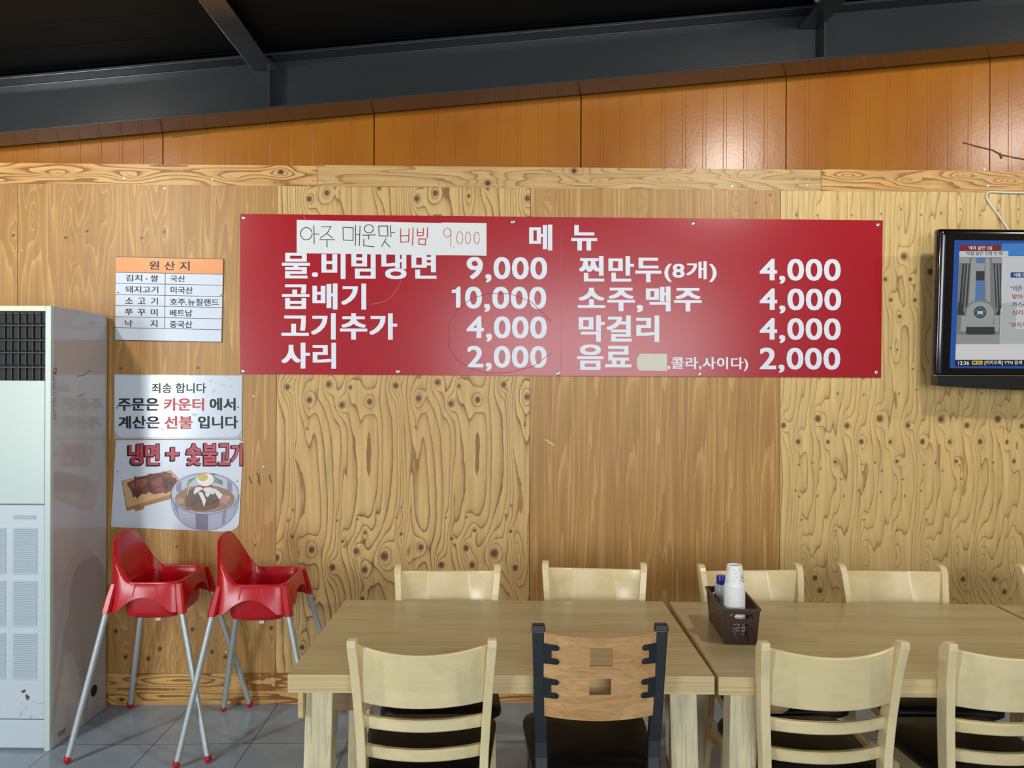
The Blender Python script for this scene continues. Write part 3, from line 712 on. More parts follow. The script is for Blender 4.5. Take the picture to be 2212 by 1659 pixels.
for k in range(14): line('noodle_line', (86, 66, 54), [(830 + 4 * k, 1380 - 9 * k), (920 + 6 * k, 1330 - 5 * k), (1040 + 5 * k, 1350 - 4 * k), (1110 + 2 * k, 1330 - 4 * k)], 2)
line('broth_line', (206, 180, 164), [(800, 1375), (850, 1378), (880, 1410)], 4); line('broth_line', (0, 0, 0), [(1020, 1412), (1080, 1395), (1140, 1370)], 4); line('broth_line', (0, 0, 0), [(1205, 1275), (1240, 1268)], 6); line('broth_line', (0, 0, 0), [(1180, 1330), (1225, 1345)], 5)
for k in range(7): line('cucumber', (98, 128, 92), [(905 - 12 * k, 1085 + 9 * k), (835 - 2 * k, 1115 + 22 * k)], 9); line('cucumber_pale', (190, 204, 176), [(915 - 12 * k, 1090 + 9 * k), (842 - 2 * k, 1130 + 20 * k)], 7)
for k in range(4): line('cucumber', (0, 0, 0), [(1060, 1060 + 18 * k), (1165, 1120 + 10 * k)], 9); line('cucumber_pale', (0, 0, 0), [(1060, 1068 + 18 * k), (1160, 1130 + 10 * k)], 6)
line('cucumber', (0, 0, 0), [(1050, 1050), (1098, 1052)], 14)
for pts in ([(905, 1180), (960, 1165), (970, 1200), (890, 1250), (888, 1220)], [(930, 1220), (975, 1225), (1010, 1300), (990, 1375), (965, 1300)], [(960, 1180), (1060, 1175), (1110, 1210), (1080, 1250), (1000, 1225)], [(1060, 1180), (1110, 1195), (1172, 1250), (1140, 1300), (1100, 1240)], [(1000, 1230), (1060, 1225), (1030, 1275), (1005, 1265)]):
    art('radish', (222, 222, 224), pts); line('outline', (0, 0, 0), pts + [pts[0]], 2)
art('sauce', (178, 44, 54), [(925, 1160), (1070, 1150), (1065, 1180), (1010, 1172), (985, 1192), (960, 1172), (935, 1178)])
art('egg_white', (228, 230, 232), ell(1000, 1102, 86, 66, 30)); art('egg_yolk', (206, 182, 92), ell(978, 1080, 50, 38, 24))
line('outline', (0, 0, 0), ell(1000, 1102, 86, 66, 30), 2); line('outline', (0, 0, 0), ell(998, 1240, 330, 200, 48), 3)
line('outline', (0, 0, 0), [(668, 1240)] + [(998 - 330 * math.cos(R(t)), 1240 + 357 * math.sin(R(t)) ** .8) for t in range(6, 180, 6)] + [(1328, 1240)], 3)
for n, (b_, mm) in ART.items(): adopt(obj(n + '_print', b_, mm), fp)
mbk, mrd = MB(), MB()
for s, x0, x1, yt, yb in (('냉', 258, 402, 757, 962), ('면', 418, 558, 757, 965), ('+', 622, 750, 790, 918), ('숯', 818, 962, 755, 965), ('불', 972, 1120, 752, 965), ('고', 1130, 1240, 752, 965), ('기', 1250, 1363, 752, 965)):
    (X0, Y0), (X1, Y1) = Q(x0, yt), Q(x1, yb)
    bw = (.055, .035)
    for dx, dy, e in ((-2.2, 1.6, 1.0), (-1.2, .8, 1.0), (0, 0, 1.2)): write(mbk, s, X0 + dx - e, min(X1 + dx + e, 524.6), Y0 + dy - e, Y1 + dy + e, mf0, bw, 0, .0016)
    write(mrd, s, X0 + .6, min(X1 - .6, 523.8), Y0 + .5, Y1 - .5, mf0, (.04, .022), 0, .0022)
adopt(obj('lettering', mbk, M_ink), fp)['label'] = 'black letter shadow'; adopt(obj('lettering', mrd, mat('poster_red', (190, 62, 76), .4)), fp)['label'] = 'red heading'
for x, y in ((152, 1028), (1310, 1120)):
    p = at(*Q(x, y), YF); adopt(obj('tack', MB().sphere(p, .0032, 10, 6), mat('dark_screw', (70, 72, 76))), fp)

# ------------------------------------------------------------------ television
tvp = at(2032, 493, 3.50); tvb = at(2019.5, 838, 3.548)
tv = thing('television', 'black flat television tilted on the wall showing a news broadcast', 'television', (tvp.x + .57, D, tvb.z))
tuz = (tvb - tvp); TH = tuz.length; tuz.normalize(); tux = Vector((1, 0, 0)); tn = tux.cross(tuz); 
if tn.y > 0: tn = -tn
TW = 1.14
def tvl(u, v, w): return tvp + tux * u + tuz * v - tn * w        # u right, v down, w into the wall
M_gloss = mat('gloss_black_bezel', (10, 11, 13), .12, 0, .6)
def rr(u0, v0, u1, v1, r, n=6):
    out = []
    for cx, cy, a in ((u1 - r, v1 - r, 0), (u0 + r, v1 - r, 90), (u0 + r, v0 + r, 180), (u1 - r, v0 + r, 270)):
        out += [(cx + r * math.cos(R(a + 90 * k / n)), cy + r * math.sin(R(a + 90 * k / n))) for k in range(n + 1)]
    return out
VB = TH * .918
mb = MB(); mb.loft([[tvl(u, v, w) for u, v in rr(i, i, TW - i, VB - i * .3, .012)] for i, w in ((.030, .0), (.018, .0012), (.009, .005), (.003, .012), (0, .022), (0, .05), (.02, .085))])
adopt(obj('casing', mb, M_gloss, None, 35), tv)
def lower(u): return TH * (.985 + .03 * (1 - (2 * u / TW - 1) ** 2))
us = [.010 + (TW - .020) * k / 24 for k in range(25)]
mb = MB(); mb.prism([(u, VB + .004) for u in us] + [(u, lower(u)) for u in us[::-1]], lambda u, v, w: tvl(u, v, .004 + .05 * w))
adopt(obj('speaker_bar', mb, mat('dark_grey_bezel', (30, 31, 32), .35), None, None, .002), tv)
mb = MB(); mb.box((0, 0, 0), (1, 1, 1)); 
for v in mb.bm.verts: v.co = tvl(.004 + v.co.x * (TW - .008), VB + v.co.z * .004, .0 + .02 * v.co.y)
adopt(obj('silver_strip', mb, mat('bright_strip', (196, 200, 204), .2, .9)), tv)
mb = MB(); a_, b_ = tvl(.35, .2, .085), tvl(.8, .55, .085); mb.box((a_.x, a_.y - .004, b_.z), (b_.x, D - .001, a_.z)); adopt(obj('wall_mount', mb, M_dark), tv)
# screen: everything below is measured on the screen itself
S9 = 3.606
def scr(x, y, lift=0.0):                               # crop coordinates on the photo, straightened onto the tilted screen plane
    return onp(1900 + x / S9, 400 + y / S9, tvl(0, 0, .0) + tn * (.0006 + lift), tn)
sx0 = scr(583, 428); sx1 = scr(545, 1425)
SU0 = (sx0 - tvp).dot(tux); SV0 = (sx0 - tvp).dot(tuz); SV1 = (sx1 - tvp).dot(tuz); SW = (SV1 - SV0) * 16 / 9
TVM = {}
def tm(n, col, e=1.0): return mat('screen_' + n, col, .25, emit=e)
LYR = [0]
def sc_(n, col, pts, parent=None):
    LYR[0] += 1; mb = MB(); shape(mb, pts, lambda x, y, l: scr(x, y, l), .0002 + LYR[0] * 2e-5)
    return mb
mb = MB()
mb.face([tvl(SU0, SV0, -.0005), tvl(SU0 + SW, SV0, -.0005), tvl(SU0 + SW, SV1, -.0005), tvl(SU0, SV1, -.0005)])
screen = adopt(obj('screen', mb, tm('blue', (28, 84, 168), .75)), tv)
SH = {}
def put(n, col, pts, e=.9):
    LYR[0] += 1
    if (n) not in SH: SH[n] = (MB(), tm(n, col, e))
    shape(SH[n][0], pts, scr, .0002 + LYR[0] * 2e-5)
def putt(n, col, s, x0, x1, yt, yb, bold=(.012, .010), e=.9):
    LYR[0] += 1
    if n not in SH: SH[n] = (MB(), tm(n, col, e))
    write(SH[n][0], s, x0, x1, yt, yb, scr, bold, 0, .0002 + LYR[0] * 2e-5)
XE = 583 + SW / (SV1 - SV0) * 997
put('sky_blue', (60, 130, 200), [(955, 455), (XE - 60, 440), (XE - 60, 560), (1003, 556), (1003, 512), (945, 512)], .8)
put('maroon', (118, 28, 32), [(627, 466), (950, 466), (942, 512), (625, 512)])
put('paper', (200, 204, 208), [(622, 513), (1003, 513), (1003, 553), (XE - 80, 553), (XE - 108, 1360), (590, 1360)], .8)
put('stone', (126, 130, 130), [(621, 562), (955, 562), (935, 1238), (594, 1238)], .7)
put('sky', (84, 122, 178), [(752, 563), (822, 563), (812, 900), (742, 900)], .8)
put('stone_dark', (60, 62, 64), [(752, 670), (818, 670), (816, 742), (750, 742)], .6)
put('stone_light', (164, 168, 166), [(754, 608), (818, 608), (817, 668), (753, 668)], .7)
for x0, w, dx in ((716, 38, -24), (822, 38, 6)):
    put('stone_light', (0, 0, 0), ell(x0 + w / 2, 585, w / 2, 20, 12, 180, 360) + [(x0 + w + dx * .5, 960), (x0 + dx, 960)])
for x0, x1, a0, a1 in ((640, 654, 617, 636), (664, 676, 640, 655), (690, 700, 668, 682), (882, 892, 905, 915), (905, 915, 925, 938), (928, 938, 944, 950)):
    put('stone_dark', (0, 0, 0), [(x0 + 6, 610), (x1 + 6, 610), (a1, 960), (a0, 960)])
put('stone_light', (0, 0, 0), [(624, 566), (700, 566), (698, 606), (623, 606)]); put('stone_light', (0, 0, 0), [(876, 568), (952, 568), (952, 606), (876, 606)])
put('stone', (0, 0, 0), [(664, 1085), (668, 990)] + ell(783, 985, 116, 92, 20, 180, 360)[1:-1] + [(898, 990), (890, 1085)])
put('stone_light', (0, 0, 0), [(672, 1085), (676, 992)] + ell(783, 990, 106, 84, 20, 180, 360)[1:-1] + [(890, 992), (884, 1085)])
put('emblem', (40, 70, 88), ell(783, 990, 49, 48, 28)); put('emblem_ring', (120, 136, 128), ell(783, 990, 40, 39, 5, -90, 270)); put('emblem', (0, 0, 0), ell(783, 990, 31, 30, 20))
put('paper', (0, 0, 0), [(763, 980), (804, 980), (804, 1005), (763, 1005)]); put('emblem', (0, 0, 0), [(782, 980), (785, 980), (785, 1005), (782, 1005)])
put('stone_light', (0, 0, 0), [(655, 1086), (935, 1086), (934, 1104), (655, 1104)]); put('stone_dark', (0, 0, 0), [(655, 1104), (934, 1104), (890, 1164), (680, 1164)])
put('stone_dark', (0, 0, 0), [(612, 912), (640, 915), (662, 1010), (606, 1010)]); put('stone_dark', (0, 0, 0), [(945, 930), (940, 1010), (905, 1010)])
put('stone_light', (0, 0, 0), [(640, 1020), (680, 1020), (672, 1140), (630, 1140)]); put('stone_light', (0, 0, 0), [(890, 1015), (934, 1015), (930, 1140), (898, 1140)])
put('stone_pale', (150, 152, 148), [(600, 1165), (936, 1165), (934, 1238), (596, 1238)], .75)
put('fog', (178, 186, 184), [(955, 920), (1060, 910), (1062, 1120), (XE - 120, 1150), (XE - 124, 1236), (936, 1236)], .75)
put('white_band', (206, 206, 208), [(592, 1358), (594, 1275), (600, 1255), (616, 1242), (XE - 120, 1242), (XE - 126, 1358)], .85)
put('ticker', (18, 22, 34), [(590, 1360), (XE - 110, 1360), (XE - 112, 1410), (589, 1410)], .8)
put('navy', (32, 60, 120), [(1021, 679), (1230, 679), (1230, 720), (1020, 720)])
put('tag_yellow', (206, 178, 70), rr(720, 1368, 803, 1398, 5))
putt('white', (226, 228, 230), "'계곡 살인' 2심", 692, 876, 474, 504)
putt('black', (24, 26, 32), "'직접 살인' 인정 안 해", 672, 955, 516, 547)
putt('white', (0, 0, 0), '서울고등법원', 1042, 1222, 685, 713)
putt('black', (0, 0, 0), '“이은', 1020, 1112, 782, 826); putt('red_text', (150, 40, 50), '받아들', 1033, 1160, 848, 888); putt('black', (0, 0, 0), '가스라이팅', 1033, 1240, 910, 950)
putt('red_text', (0, 0, 0), '심리적', 1033, 1160, 972, 1012); putt('black', (0, 0, 0), '“', 1008, 1020, 1070, 1080); putt('red_text', (0, 0, 0), '부작위', 1024, 1150, 1068, 1110)
putt('white', (0, 0, 0), '12:36', 613, 697, 1371, 1400); putt('black', (0, 0, 0), '제보', 757, 798, 1372, 1394)
put('black', (0, 0, 0), ell(740, 1382, 12, 8, 14))
putt('white', (0, 0, 0), '[카카오톡] YTN 검색', 818, 1108, 1366, 1402)
for n, (b_, mm) in SH.items():
    obj(n + '_print', b_, mm, screen)
# white cable over the wall
pts = [(2330, 417), (2212, 416.5), (2172, 416), (2142, 414.5), (2133, 417), (2131, 424), (2135, 434), (2145, 449), (2158, 466), (2170, 484), (2180, 510)]
pp = [at(x, y, D - .007) for x, y in pts]; pp[-1].y = D - .03
def smooth_path(P, n=6):
    out = []
    for i in range(len(P) - 1):
        p0, p1, p2, p3 = P[max(i - 1, 0)], P[i], P[i + 1], P[min(i + 2, len(P) - 1)]
        for k in range(n):
            t = k / n
            out.append(.5 * ((2 * p1) + (p2 - p0) * t + (2 * p0 - 5 * p1 + 4 * p2 - p3) * t * t + (3 * p1 - p0 - 3 * p2 + p3) * t ** 3))
    return out + [P[-1]]
tag(obj('power_cable', MB().tube(smooth_path(pp), .0048, 10), mat('white_cable', (222, 222, 214), .4), None, 60), 'white cable hanging down the wall to the top of the television', 'cable')

# ------------------------------------------------------------------ air conditioner
ac = thing('air_conditioner', 'tall white floor standing air conditioner with black grille and chipped paint', 'air conditioner', (-1.857, 3.255, 0), R(-2))
M_ac = mat('white_enamel', (188, 204, 199), .3, 0, .2); M_acs = mat('shaded_enamel_side', (172, 170, 172), .14, 0, .5)  # cabinet is white enamel too; its shade is put into the darker colour
AW, AD, AH = .66, .437, at(60, 660.5, 3.262).z
acm = 3.255 / F
ax = lambda px: (px - 109.0) * acm * 1.0
az = lambda py: at(60, py, 3.262).z
mb = MB(); mb.box((-AW, .02, .0), (0, AD, AH)); adoptp = lambda o: o
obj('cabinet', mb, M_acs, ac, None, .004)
zg0, zg1 = az(822), az(672)
xr_ = ax(96.5)
xl_ = -AW - xr_
def bx(name, a, b, mm, bev=.002, parent=ac): 
    m_ = MB(); m_.box(a, b); return obj(name, m_, mm, parent, None, bev)
bx('front_frame', (xr_, 0, 0.0), (0, .0215, AH), M_ac); bx('front_frame', (-AW, 0, 0), (xl_, .0215, AH), M_ac)
bx('top_rail', (xl_, 0, zg1), (xr_, .0215, AH), mat('yellowed_enamel', (226, 220, 192), .35))
bx('upper_panel', (xl_ + .001, .001, az(1088.5)), (xr_ - .0015, .0215, zg0), M_ac, .003)
gr = bx('grille', (xl_, .012, zg0), (xr_, .0205, zg1), mat('grille_black', (12, 12, 13), .6), 0)
M_vane = mat('grille_vane', (34, 34, 36), .4)
for py in (703, 735, 762, 793): 
    m_ = MB(); z = az(py); m_.hexa([(xl_, .0, z - .002), (xr_, 0, z - .002), (xr_, .012, z + .004), (xl_, .012, z + .004), (xl_, .0, z + .002), (xr_, 0, z + .002), (xr_, .012, z + .010), (xl_, .012, z + .010)])
    obj('louvre', m_, M_vane, gr)
x = xr_ - .024
while x > xl_ + .01:
    m_ = MB(); m_.box((x - .0012, .004, zg0), (x + .0012, .012, zg1 - .008)); m_.box((x - .022, .003, zg1 - .012), (x - .001, .012, zg1 - .007)); obj('vane', m_, M_vane, gr); x -= .030
# lower panel with pressed louvre slots
lp = bx('lower_panel', (xl_ + .001, .003, az(1553)), (xr_ - .0015, .0215, az(1091)), mat('white_enamel_cool', (190, 202, 210), .35), .002)
M_slot = mat('slot_shadow', (96, 100, 106), .6)
cols = [(28.5, 80.5)]
while cols[-1][0] > -220: cols.append((cols[-1][0] - 67, cols[-1][1] - 67))
for c0, c1 in cols:
    xa, xb = ax(c0), ax(c1)
    if xa < xl_ + .01: continue
    for r0_, r1_ in ((1139, 1238), (1253, 1351), (1366, 1465)):
        m_ = MB(); n = 24; zt_, zb_ = az(r0_), az(r1_); h = (zt_ - zb_) / n
        for k in range(n):
            z = zt_ - k * h
            m_.hexa([(xa, -.0045, z - h * .62), (xb, -.0045, z - h * .62), (xb, .0035, z - h * .60), (xa, .0035, z - h * .60), (xa + .003, .0030, z), (xb - .003, .0030, z), (xb - .003, .0036, z), (xa + .003, .0036, z)])
        o = obj('louvre_panel', m_, mat('white_enamel_cool', (190, 202, 210)), lp)
m_ = MB(); m_.loft([[Vector((u, y, v)) for u, v in rr(ax(28), az(1122), ax(79.5), az(1113), .0085)] for y in (.0022, .0032)]); obj('handle_recess', m_, mat('recess_grey', (170, 174, 178), .5), lp)
bx('base_panel', (xl_ + .001, .004, .012), (xr_ - .0015, .0215, az(1555)), mat('white_enamel_cool', (190, 202, 210)), .002)
bx('plinth', (xl_, .03, 0), (xr_, .05, .013), M_dark, 0)
# chipped paint on the lower front
m_ = MB()
ch = lambda pts, y=.0024: m_.face([Vector((ax(px), y, az(py))) for px, py in pts])
ch([(47, 1492), (56, 1489), (57, 1494), (51, 1497), (48, 1496)]); ch([(56, 1501), (59, 1499), (61, 1502), (65, 1503), (64, 1509), (60, 1513), (57, 1508)])
obj('paint_chip', m_, mat('rust_brown', (92, 70, 52), .8), lp)
m_ = MB()
for k in range(26):
    cx_, cy_ = random.uniform(44, 92), random.uniform(1512, 1550); a = random.uniform(0, 3); l = random.uniform(2, 6)
    ch([(cx_, cy_), (cx_ + l * math.cos(a), cy_ + l * math.sin(a)), (cx_ + l * math.cos(a) + 1.0, cy_ + l * math.sin(a) + 1.4), (cx_ + .4, cy_ + 1.1)], .0022)
obj('paint_chip', m_, mat('flake_grey', (150, 156, 162), .7), lp)  # grey slivers of flaked paint
# side marks: the cabinet side is x = 0, from y .02 to AD
def side(px, py):
    d = ray(px, py); inv = ac.matrix_basis.inverted(); o_ = inv @ CAM; d_ = inv.to_3x3() @ d
    t = (0.0008 - o_.x) / d_.x; return o_ + d_ * t
bpy.context.view_layer.update()
def sface(name, pts, mm, up=0.0):
    m_ = MB(); P = [side(*p) for p in pts]
    for p in P: p.x += up
    m_.face(P); return obj(name, m_, mm, ac)
c0 = side(203, 1492); m_ = MB(); m_.loft([[Vector((.0006 + k * .0006, c0.y + .026 * math.cos(2 * math.pi * j / 24), c0.z + .026 * math.sin(2 * math.pi * j / 24))) for j in range(24)] for k in (0, 1)]); obj('pipe_hole', m_, M_dark, ac)
sface('rating_plate', [(126, 1593), (141, 1583), (141, 1572), (126, 1581)], mat('plate_grey', (120, 120, 118), .5))
m_ = MB(); P = lambda px, py: side(px, py)
M_mark = mat('label_print', (112, 104, 92), .6)
for k in range(34):
    y0 = 806 + k * 3.0 + random.uniform(-.5, .5)
    for xx in (114.5, 119):
        if random.random() < .75: m_.face([P(xx, y0), P(xx + random.uniform(1.5, 3.5), y0), P(xx + 2.5, y0 + 1.6), P(xx, y0 + 1.6)])
obj('energy_label', m_, M_mark, ac)
m_ = MB(); pts = [(115, 806), (117, 797), (121, 795), (122.5, 800), (119, 807), (115.5, 803), (122, 808)]
for a, b in zip(pts[:-1], pts[1:]): m_.tube([side(*a), side(*b)], .0022, 6)
obj('seal_mark', m_, mat('olive_print', (140, 120, 70), .6), ac)
m_ = MB(); 
for pts in ([(166, 812.5), (175, 812), (184, 809), (191, 803), (195.5, 800)], [(167.5, 856.5), (175, 854), (182, 851)]):
    for a, b in zip(pts[:-1], pts[1:]): m_.tube([side(*a), side(*b)], .0012, 6)
obj('scratch', m_, mat('dark_scratch', (60, 56, 52), .6), ac)

# ------------------------------------------------------------------ red high chairs
def high_chair(loc, label):
    t = thing('high_chair', label, 'high chair', loc, 0, 'red high chairs against the wall')
    N = 96
    def plan(x0, x1, hy, e=7.0):
        cx, ax_ = (x0 + x1) / 2, (x1 - x0) / 2; out = []
        for k in range(N):
            a = 2 * math.pi * (k + .5) / N; c_, s_ = math.cos(a), math.sin(a)
            r_ = (abs(c_) ** e + abs(s_) ** e) ** (-1 / e)
            out.append((cx + ax_ * r_ * c_, hy * r_ * s_))
        return out
    sm = lambda a, b, x: (lambda u: u * u * (3 - 2 * u))(max(0, min(1, (x - a) / (b - a))))
    def rise(x, y):
        return .188 * sm(-.080, -.141, x) * max(0, 1 - (abs(y) / .168) ** 2.7) ** .60
    def lp_(pl, zf, lean=True):
        out = []
        for x, y in pl:
            z, up = zf(x, y)
            out.append(Vector((x - (.26 * up if lean else 0), y * (1 - .35 * max(0, up) / .188 * (1 if False else 0)), z)))
        return out
    rimz = .706
    def skirt(x, y, pl):
        u, v = (x + .02) / .165, y / .185
        z = .585
        if abs(v) > .93: z += .062 * max(0, 1 - (u / .66) ** 2)
        elif u > 0: z += .075 * max(0, 1 - (v / .78) ** 2) ** .6
        else: z += .05 * max(0, 1 - (v / .75) ** 2)
        return z
    bm = MB()
    O1 = plan(-.180, .140, .182); I1 = plan(-.174, .134, .176); T1 = plan(-.142, .122, .163); T2 = plan(-.138, .118, .159); T3 = plan(-.128, .106, .149); B1 = plan(-.122, .098, .140); B2 = plan(-.105, .085, .120, 4.5)
    sk = [skirt(x, y, None) for x, y in O1]
    def mixl(P, Q, w): return [(a[0] + (b[0] - a[0]) * w, a[1] + (b[1] - a[1]) * w) for a, b in zip(P, Q)]
    loops = []
    def add(pl, zlist): loops.append([Vector((x - .26 * up, y, z + up)) for (x, y), (z, up) in zip(pl, zlist)])
    Bo, Bo2 = plan(-.126, .102, .144), plan(-.110, .090, .124, 4.5)
    add(plan(-.05, .03, .05, 3), [(.546, 0)] * N); add(Bo2, [(.546, 0)] * N); add(mixl(Bo2, Bo, .7), [(.555, 0)] * N); add(Bo, [(.575, 0)] * N)
    add(mixl(Bo, T3, .9), [(.690, 0)] * N); add(mixl(I1, T1, .92), [(.694, 0)] * N)
    add(mixl(I1, T1, .0), [(z + .0005, 0) for z in sk]); add(O1, [(z, 0) for z in sk])
    for w in (.3, .6, .88): 
        P = mixl(O1, T1, w); add(P, [(sk[k] + (rimz - .006 - sk[k]) * w / .9, rise(*T1[k]) * (w / .9) ** 1.5 * .9) for k in range(N)])
    rs = [rise(*p) for p in T1]
    add(T1, [(rimz - .003, r) for r in rs]); add(T2, [(rimz, r) for r in rs]); add(mixl(T2, T3, .6), [(rimz - .001, r) for r in rs]); add(T3, [(rimz - .006, r * .985) for r in rs])
    for w in (.3, .6): add(mixl(T3, B1, w), [(rimz - .006 - (rimz - .60) * w, r * (1 - w) ** 1.1 * .97) for r in rs])
    add(B1, [(.590, 0)] * N); add(mixl(B1, B2, .6), [(.566, 0)] * N); add(B2, [(.558, 0)] * N); add(plan(-.05, .03, .05, 3), [(.555, 0)] * N)
    bm.loft(loops)
    # leg sockets and pressed panels of the shell
    tops = {}
    for sx in (-1, 1):
        for sy in (-1, 1):
            top = Vector((-.02 + sx * .135, sy * .150, .698)); bot = Vector((-.02 + sx * .157, sy * .172, .580)); foot = Vector((sx * .282, sy * .268, .014))
            d = (foot - bot).normalized()
            q_ = []
            for c_, w in ((top, .012), (bot.lerp(top, .5), .0165), (bot.lerp(top, .12), .0170), (bot, .0165)):
                q_.append([c_ + Vector((w * a, w * b, 0)) for a, b in ((1, .55), (.55, 1), (-.55, 1), (-1, .55), (-1, -.55), (-.55, -1), (.55, -1), (1, -.55))])
            bm.loft(q_)
            tops[(sx, sy)] = (bot + d * -.01, foot)
    for sy in (-1, 1):
        for xa, xb in ((-.060, -.066), (.024, .030)):
            P0, P1 = Vector((xa, sy * .1665, .694)), Vector((xb, sy * .1765, .648 if xa < 0 else .650))
            bm.tube([P0, P1], .0035, 8)
        bm.tube([Vector((-.060, sy * .1660, .695)), Vector((.024, sy * .1660, .695))], .003, 8)
    o = obj('seat_shell', bm, M_red, t, 42); o['label'] = 'glossy red seat shell with rounded back'
    for k, (a, b) in tops.items():
        l = obj('leg', MB().tube([a, b], .0122, 20), M_tube, t, 50)
        d = (b - a).normalized()
        f = obj('foot_cap', MB().lathe([(.0005, -.014), (.009, -.0115), (.0138, -.004), (.0145, .004), (.0128, .011), (.0125, .016)], 20, (b.x, b.y, .0142)), M_red, l, 50); f['label'] = 'red foot cap'
    st = MB(); st.box((-.012, -.080, .520), (.008, -.077, .548)); s_ = obj('strap', st, mat('white_webbing', (214, 214, 204), .7), t); s_['label'] = 'white strap end'
    return t
high_chair((-1.443, 3.417, 0), 'red high chair with silver legs standing beside the air conditioner')
high_chair((-.988, 3.372, 0), 'red high chair with silver legs standing beside the end of the table')

# ------------------------------------------------------------------ tables
def table(name, loc, rz, label, left_board=False, W=1.205, Dp=.75, H=.72, th=.052):
    t = thing('dining_table', label, 'table', loc, rz, 'oak tables in a row')
    m_ = MB(); m_.box((0, 0, H - th), (W, Dp, H - .0012)); top = obj('tabletop', m_, W_edge, t, None, .0015)
    m_ = MB(); m_.box((.001, .001, H - .0012), (W - .001, Dp - .001, H)); s_ = obj('laminate_surface', m_, W_table, top)
    for sx in (0, 1):
        for sy in (0, 1):
            w = .078
            x0 = .042 if sx == 0 else W - .042 - w; y0 = .035 if sy == 0 else Dp - .035 - w
            dx = -.014 if sx == 0 else .014; dy = -.02 if sy == 0 else .02
            m_ = MB(); zt_ = H - th - .006
            m_.hexa([(x0 + dx, y0 + dy, 0), (x0 + w + dx, y0 + dy, 0), (x0 + w + dx, y0 + w + dy, 0), (x0 + dx, y0 + w + dy, 0), (x0, y0, zt_), (x0 + w, y0, zt_), (x0 + w, y0 + w, zt_), (x0, y0 + w, zt_)])
            lg = obj('leg', m_, W_leg, t, None, .003)
            m_ = MB(); m_.box((x0 + .002, y0 + .004, zt_), (x0 + w - .006, y0 + w, H - th + .0005))
            obj('leg_bracket', m_, mat('zinc_plate', (176, 184, 188), .35, .6), lg)
            for q_ in (.30, .70):
                m_ = MB(); m_.tube([(x0 + w * q_, y0 + .0045, zt_ + .003), (x0 + w * q_, y0 + .0025, zt_ + .003)], .004, 10); obj('bolt', m_, M_dark, lg)
    m_ = MB(); y = .035 + .078
    pts = [(.118, H - th), (.118, H - th - .085), (.205, H - th - .085), (.222, H - th - .075), (.232, H - th - .055), (.234, H - th)]
    m_.prism([(u, v) for u, v in pts], lambda u, v, w: Vector((u, y - .03 + .018 * w, v))); obj('corner_brace', m_, W_brace, t, None, .001)
    if left_board:
        m_ = MB(); m_.box((.026, .012, H - th - .077), (.0405, Dp - .012, H - th)); obj('side_board', m_, W_edge, t, None, .001)
    return t
T1 = table('a', (-.583, 2.183, 0), R(-1.35), 'oak table at the end of the row, beside the high chairs', True)
T2 = table('b', (.632, 2.150, 0), R(-2.4), 'oak table in the middle of the row carrying the brown basket')
T3 = table('c', (1.850, 2.092, 0), R(-2.4), 'oak table in the row mostly cut off, below the television')

# ------------------------------------------------------------------ wooden dining chairs
def rrect(hw, y0, y1, r, n=6, taper=0.0):
    out = []
    for cx, cy, a in ((hw - r, y1 - r, 0), (-hw + r, y1 - r, 90), (-hw + r, y0 + r, 180), (hw - r, y0 + r, 270)):
        for k in range(n + 1):
            x, y = cx + r * math.cos(R(a + 90 * k / n)), cy + r * math.sin(R(a + 90 * k / n))
            out.append((x * (1 - taper * (y1 - y) / (y1 - y0)), y))
    return out
def cushion(hw, y0, y1, z0, z1, r, taper):
    m_ = MB(); L = []
    for ins, z in ((.012, z0), (.0, z0 + .010), (0, z1 - .018), (.006, z1 - .006), (.022, z1), (.08, z1 + .006), (.15, z1 + .008)):
        L.append([Vector((x, y, z)) for x, y in rrect(hw - ins, y0 + ins, y1 - ins, max(.01, r - ins * .5), 6, taper)])
    return m_.loft(L)
HC = .845
def arc_panel(m_, pts_x, yf, zb_, zt_, th):            # a curved slat: yf(x) rear face, top and bottom heights as functions of x
    L = []
    for x in pts_x:
        y = yf(x); b, t_ = zb_(x), zt_(x); h = t_ - b; e = min(.004, h * .2)
        lean = lambda z: -.115 * (z - .62)
        L.append([Vector((x, y + lean(b) + e, b)), Vector((x, y + lean(b) + th - e, b)), Vector((x, y + th + lean(b + e), b + e)), Vector((x, y + th + lean(t_ - e), t_ - e)),
                  Vector((x, y + th - e + lean(t_), t_)), Vector((x, y + e + lean(t_), t_)), Vector((x, y + lean(t_ - e), t_ - e)), Vector((x, y + lean(b + e), b + e))])
    return m_.loft(L)
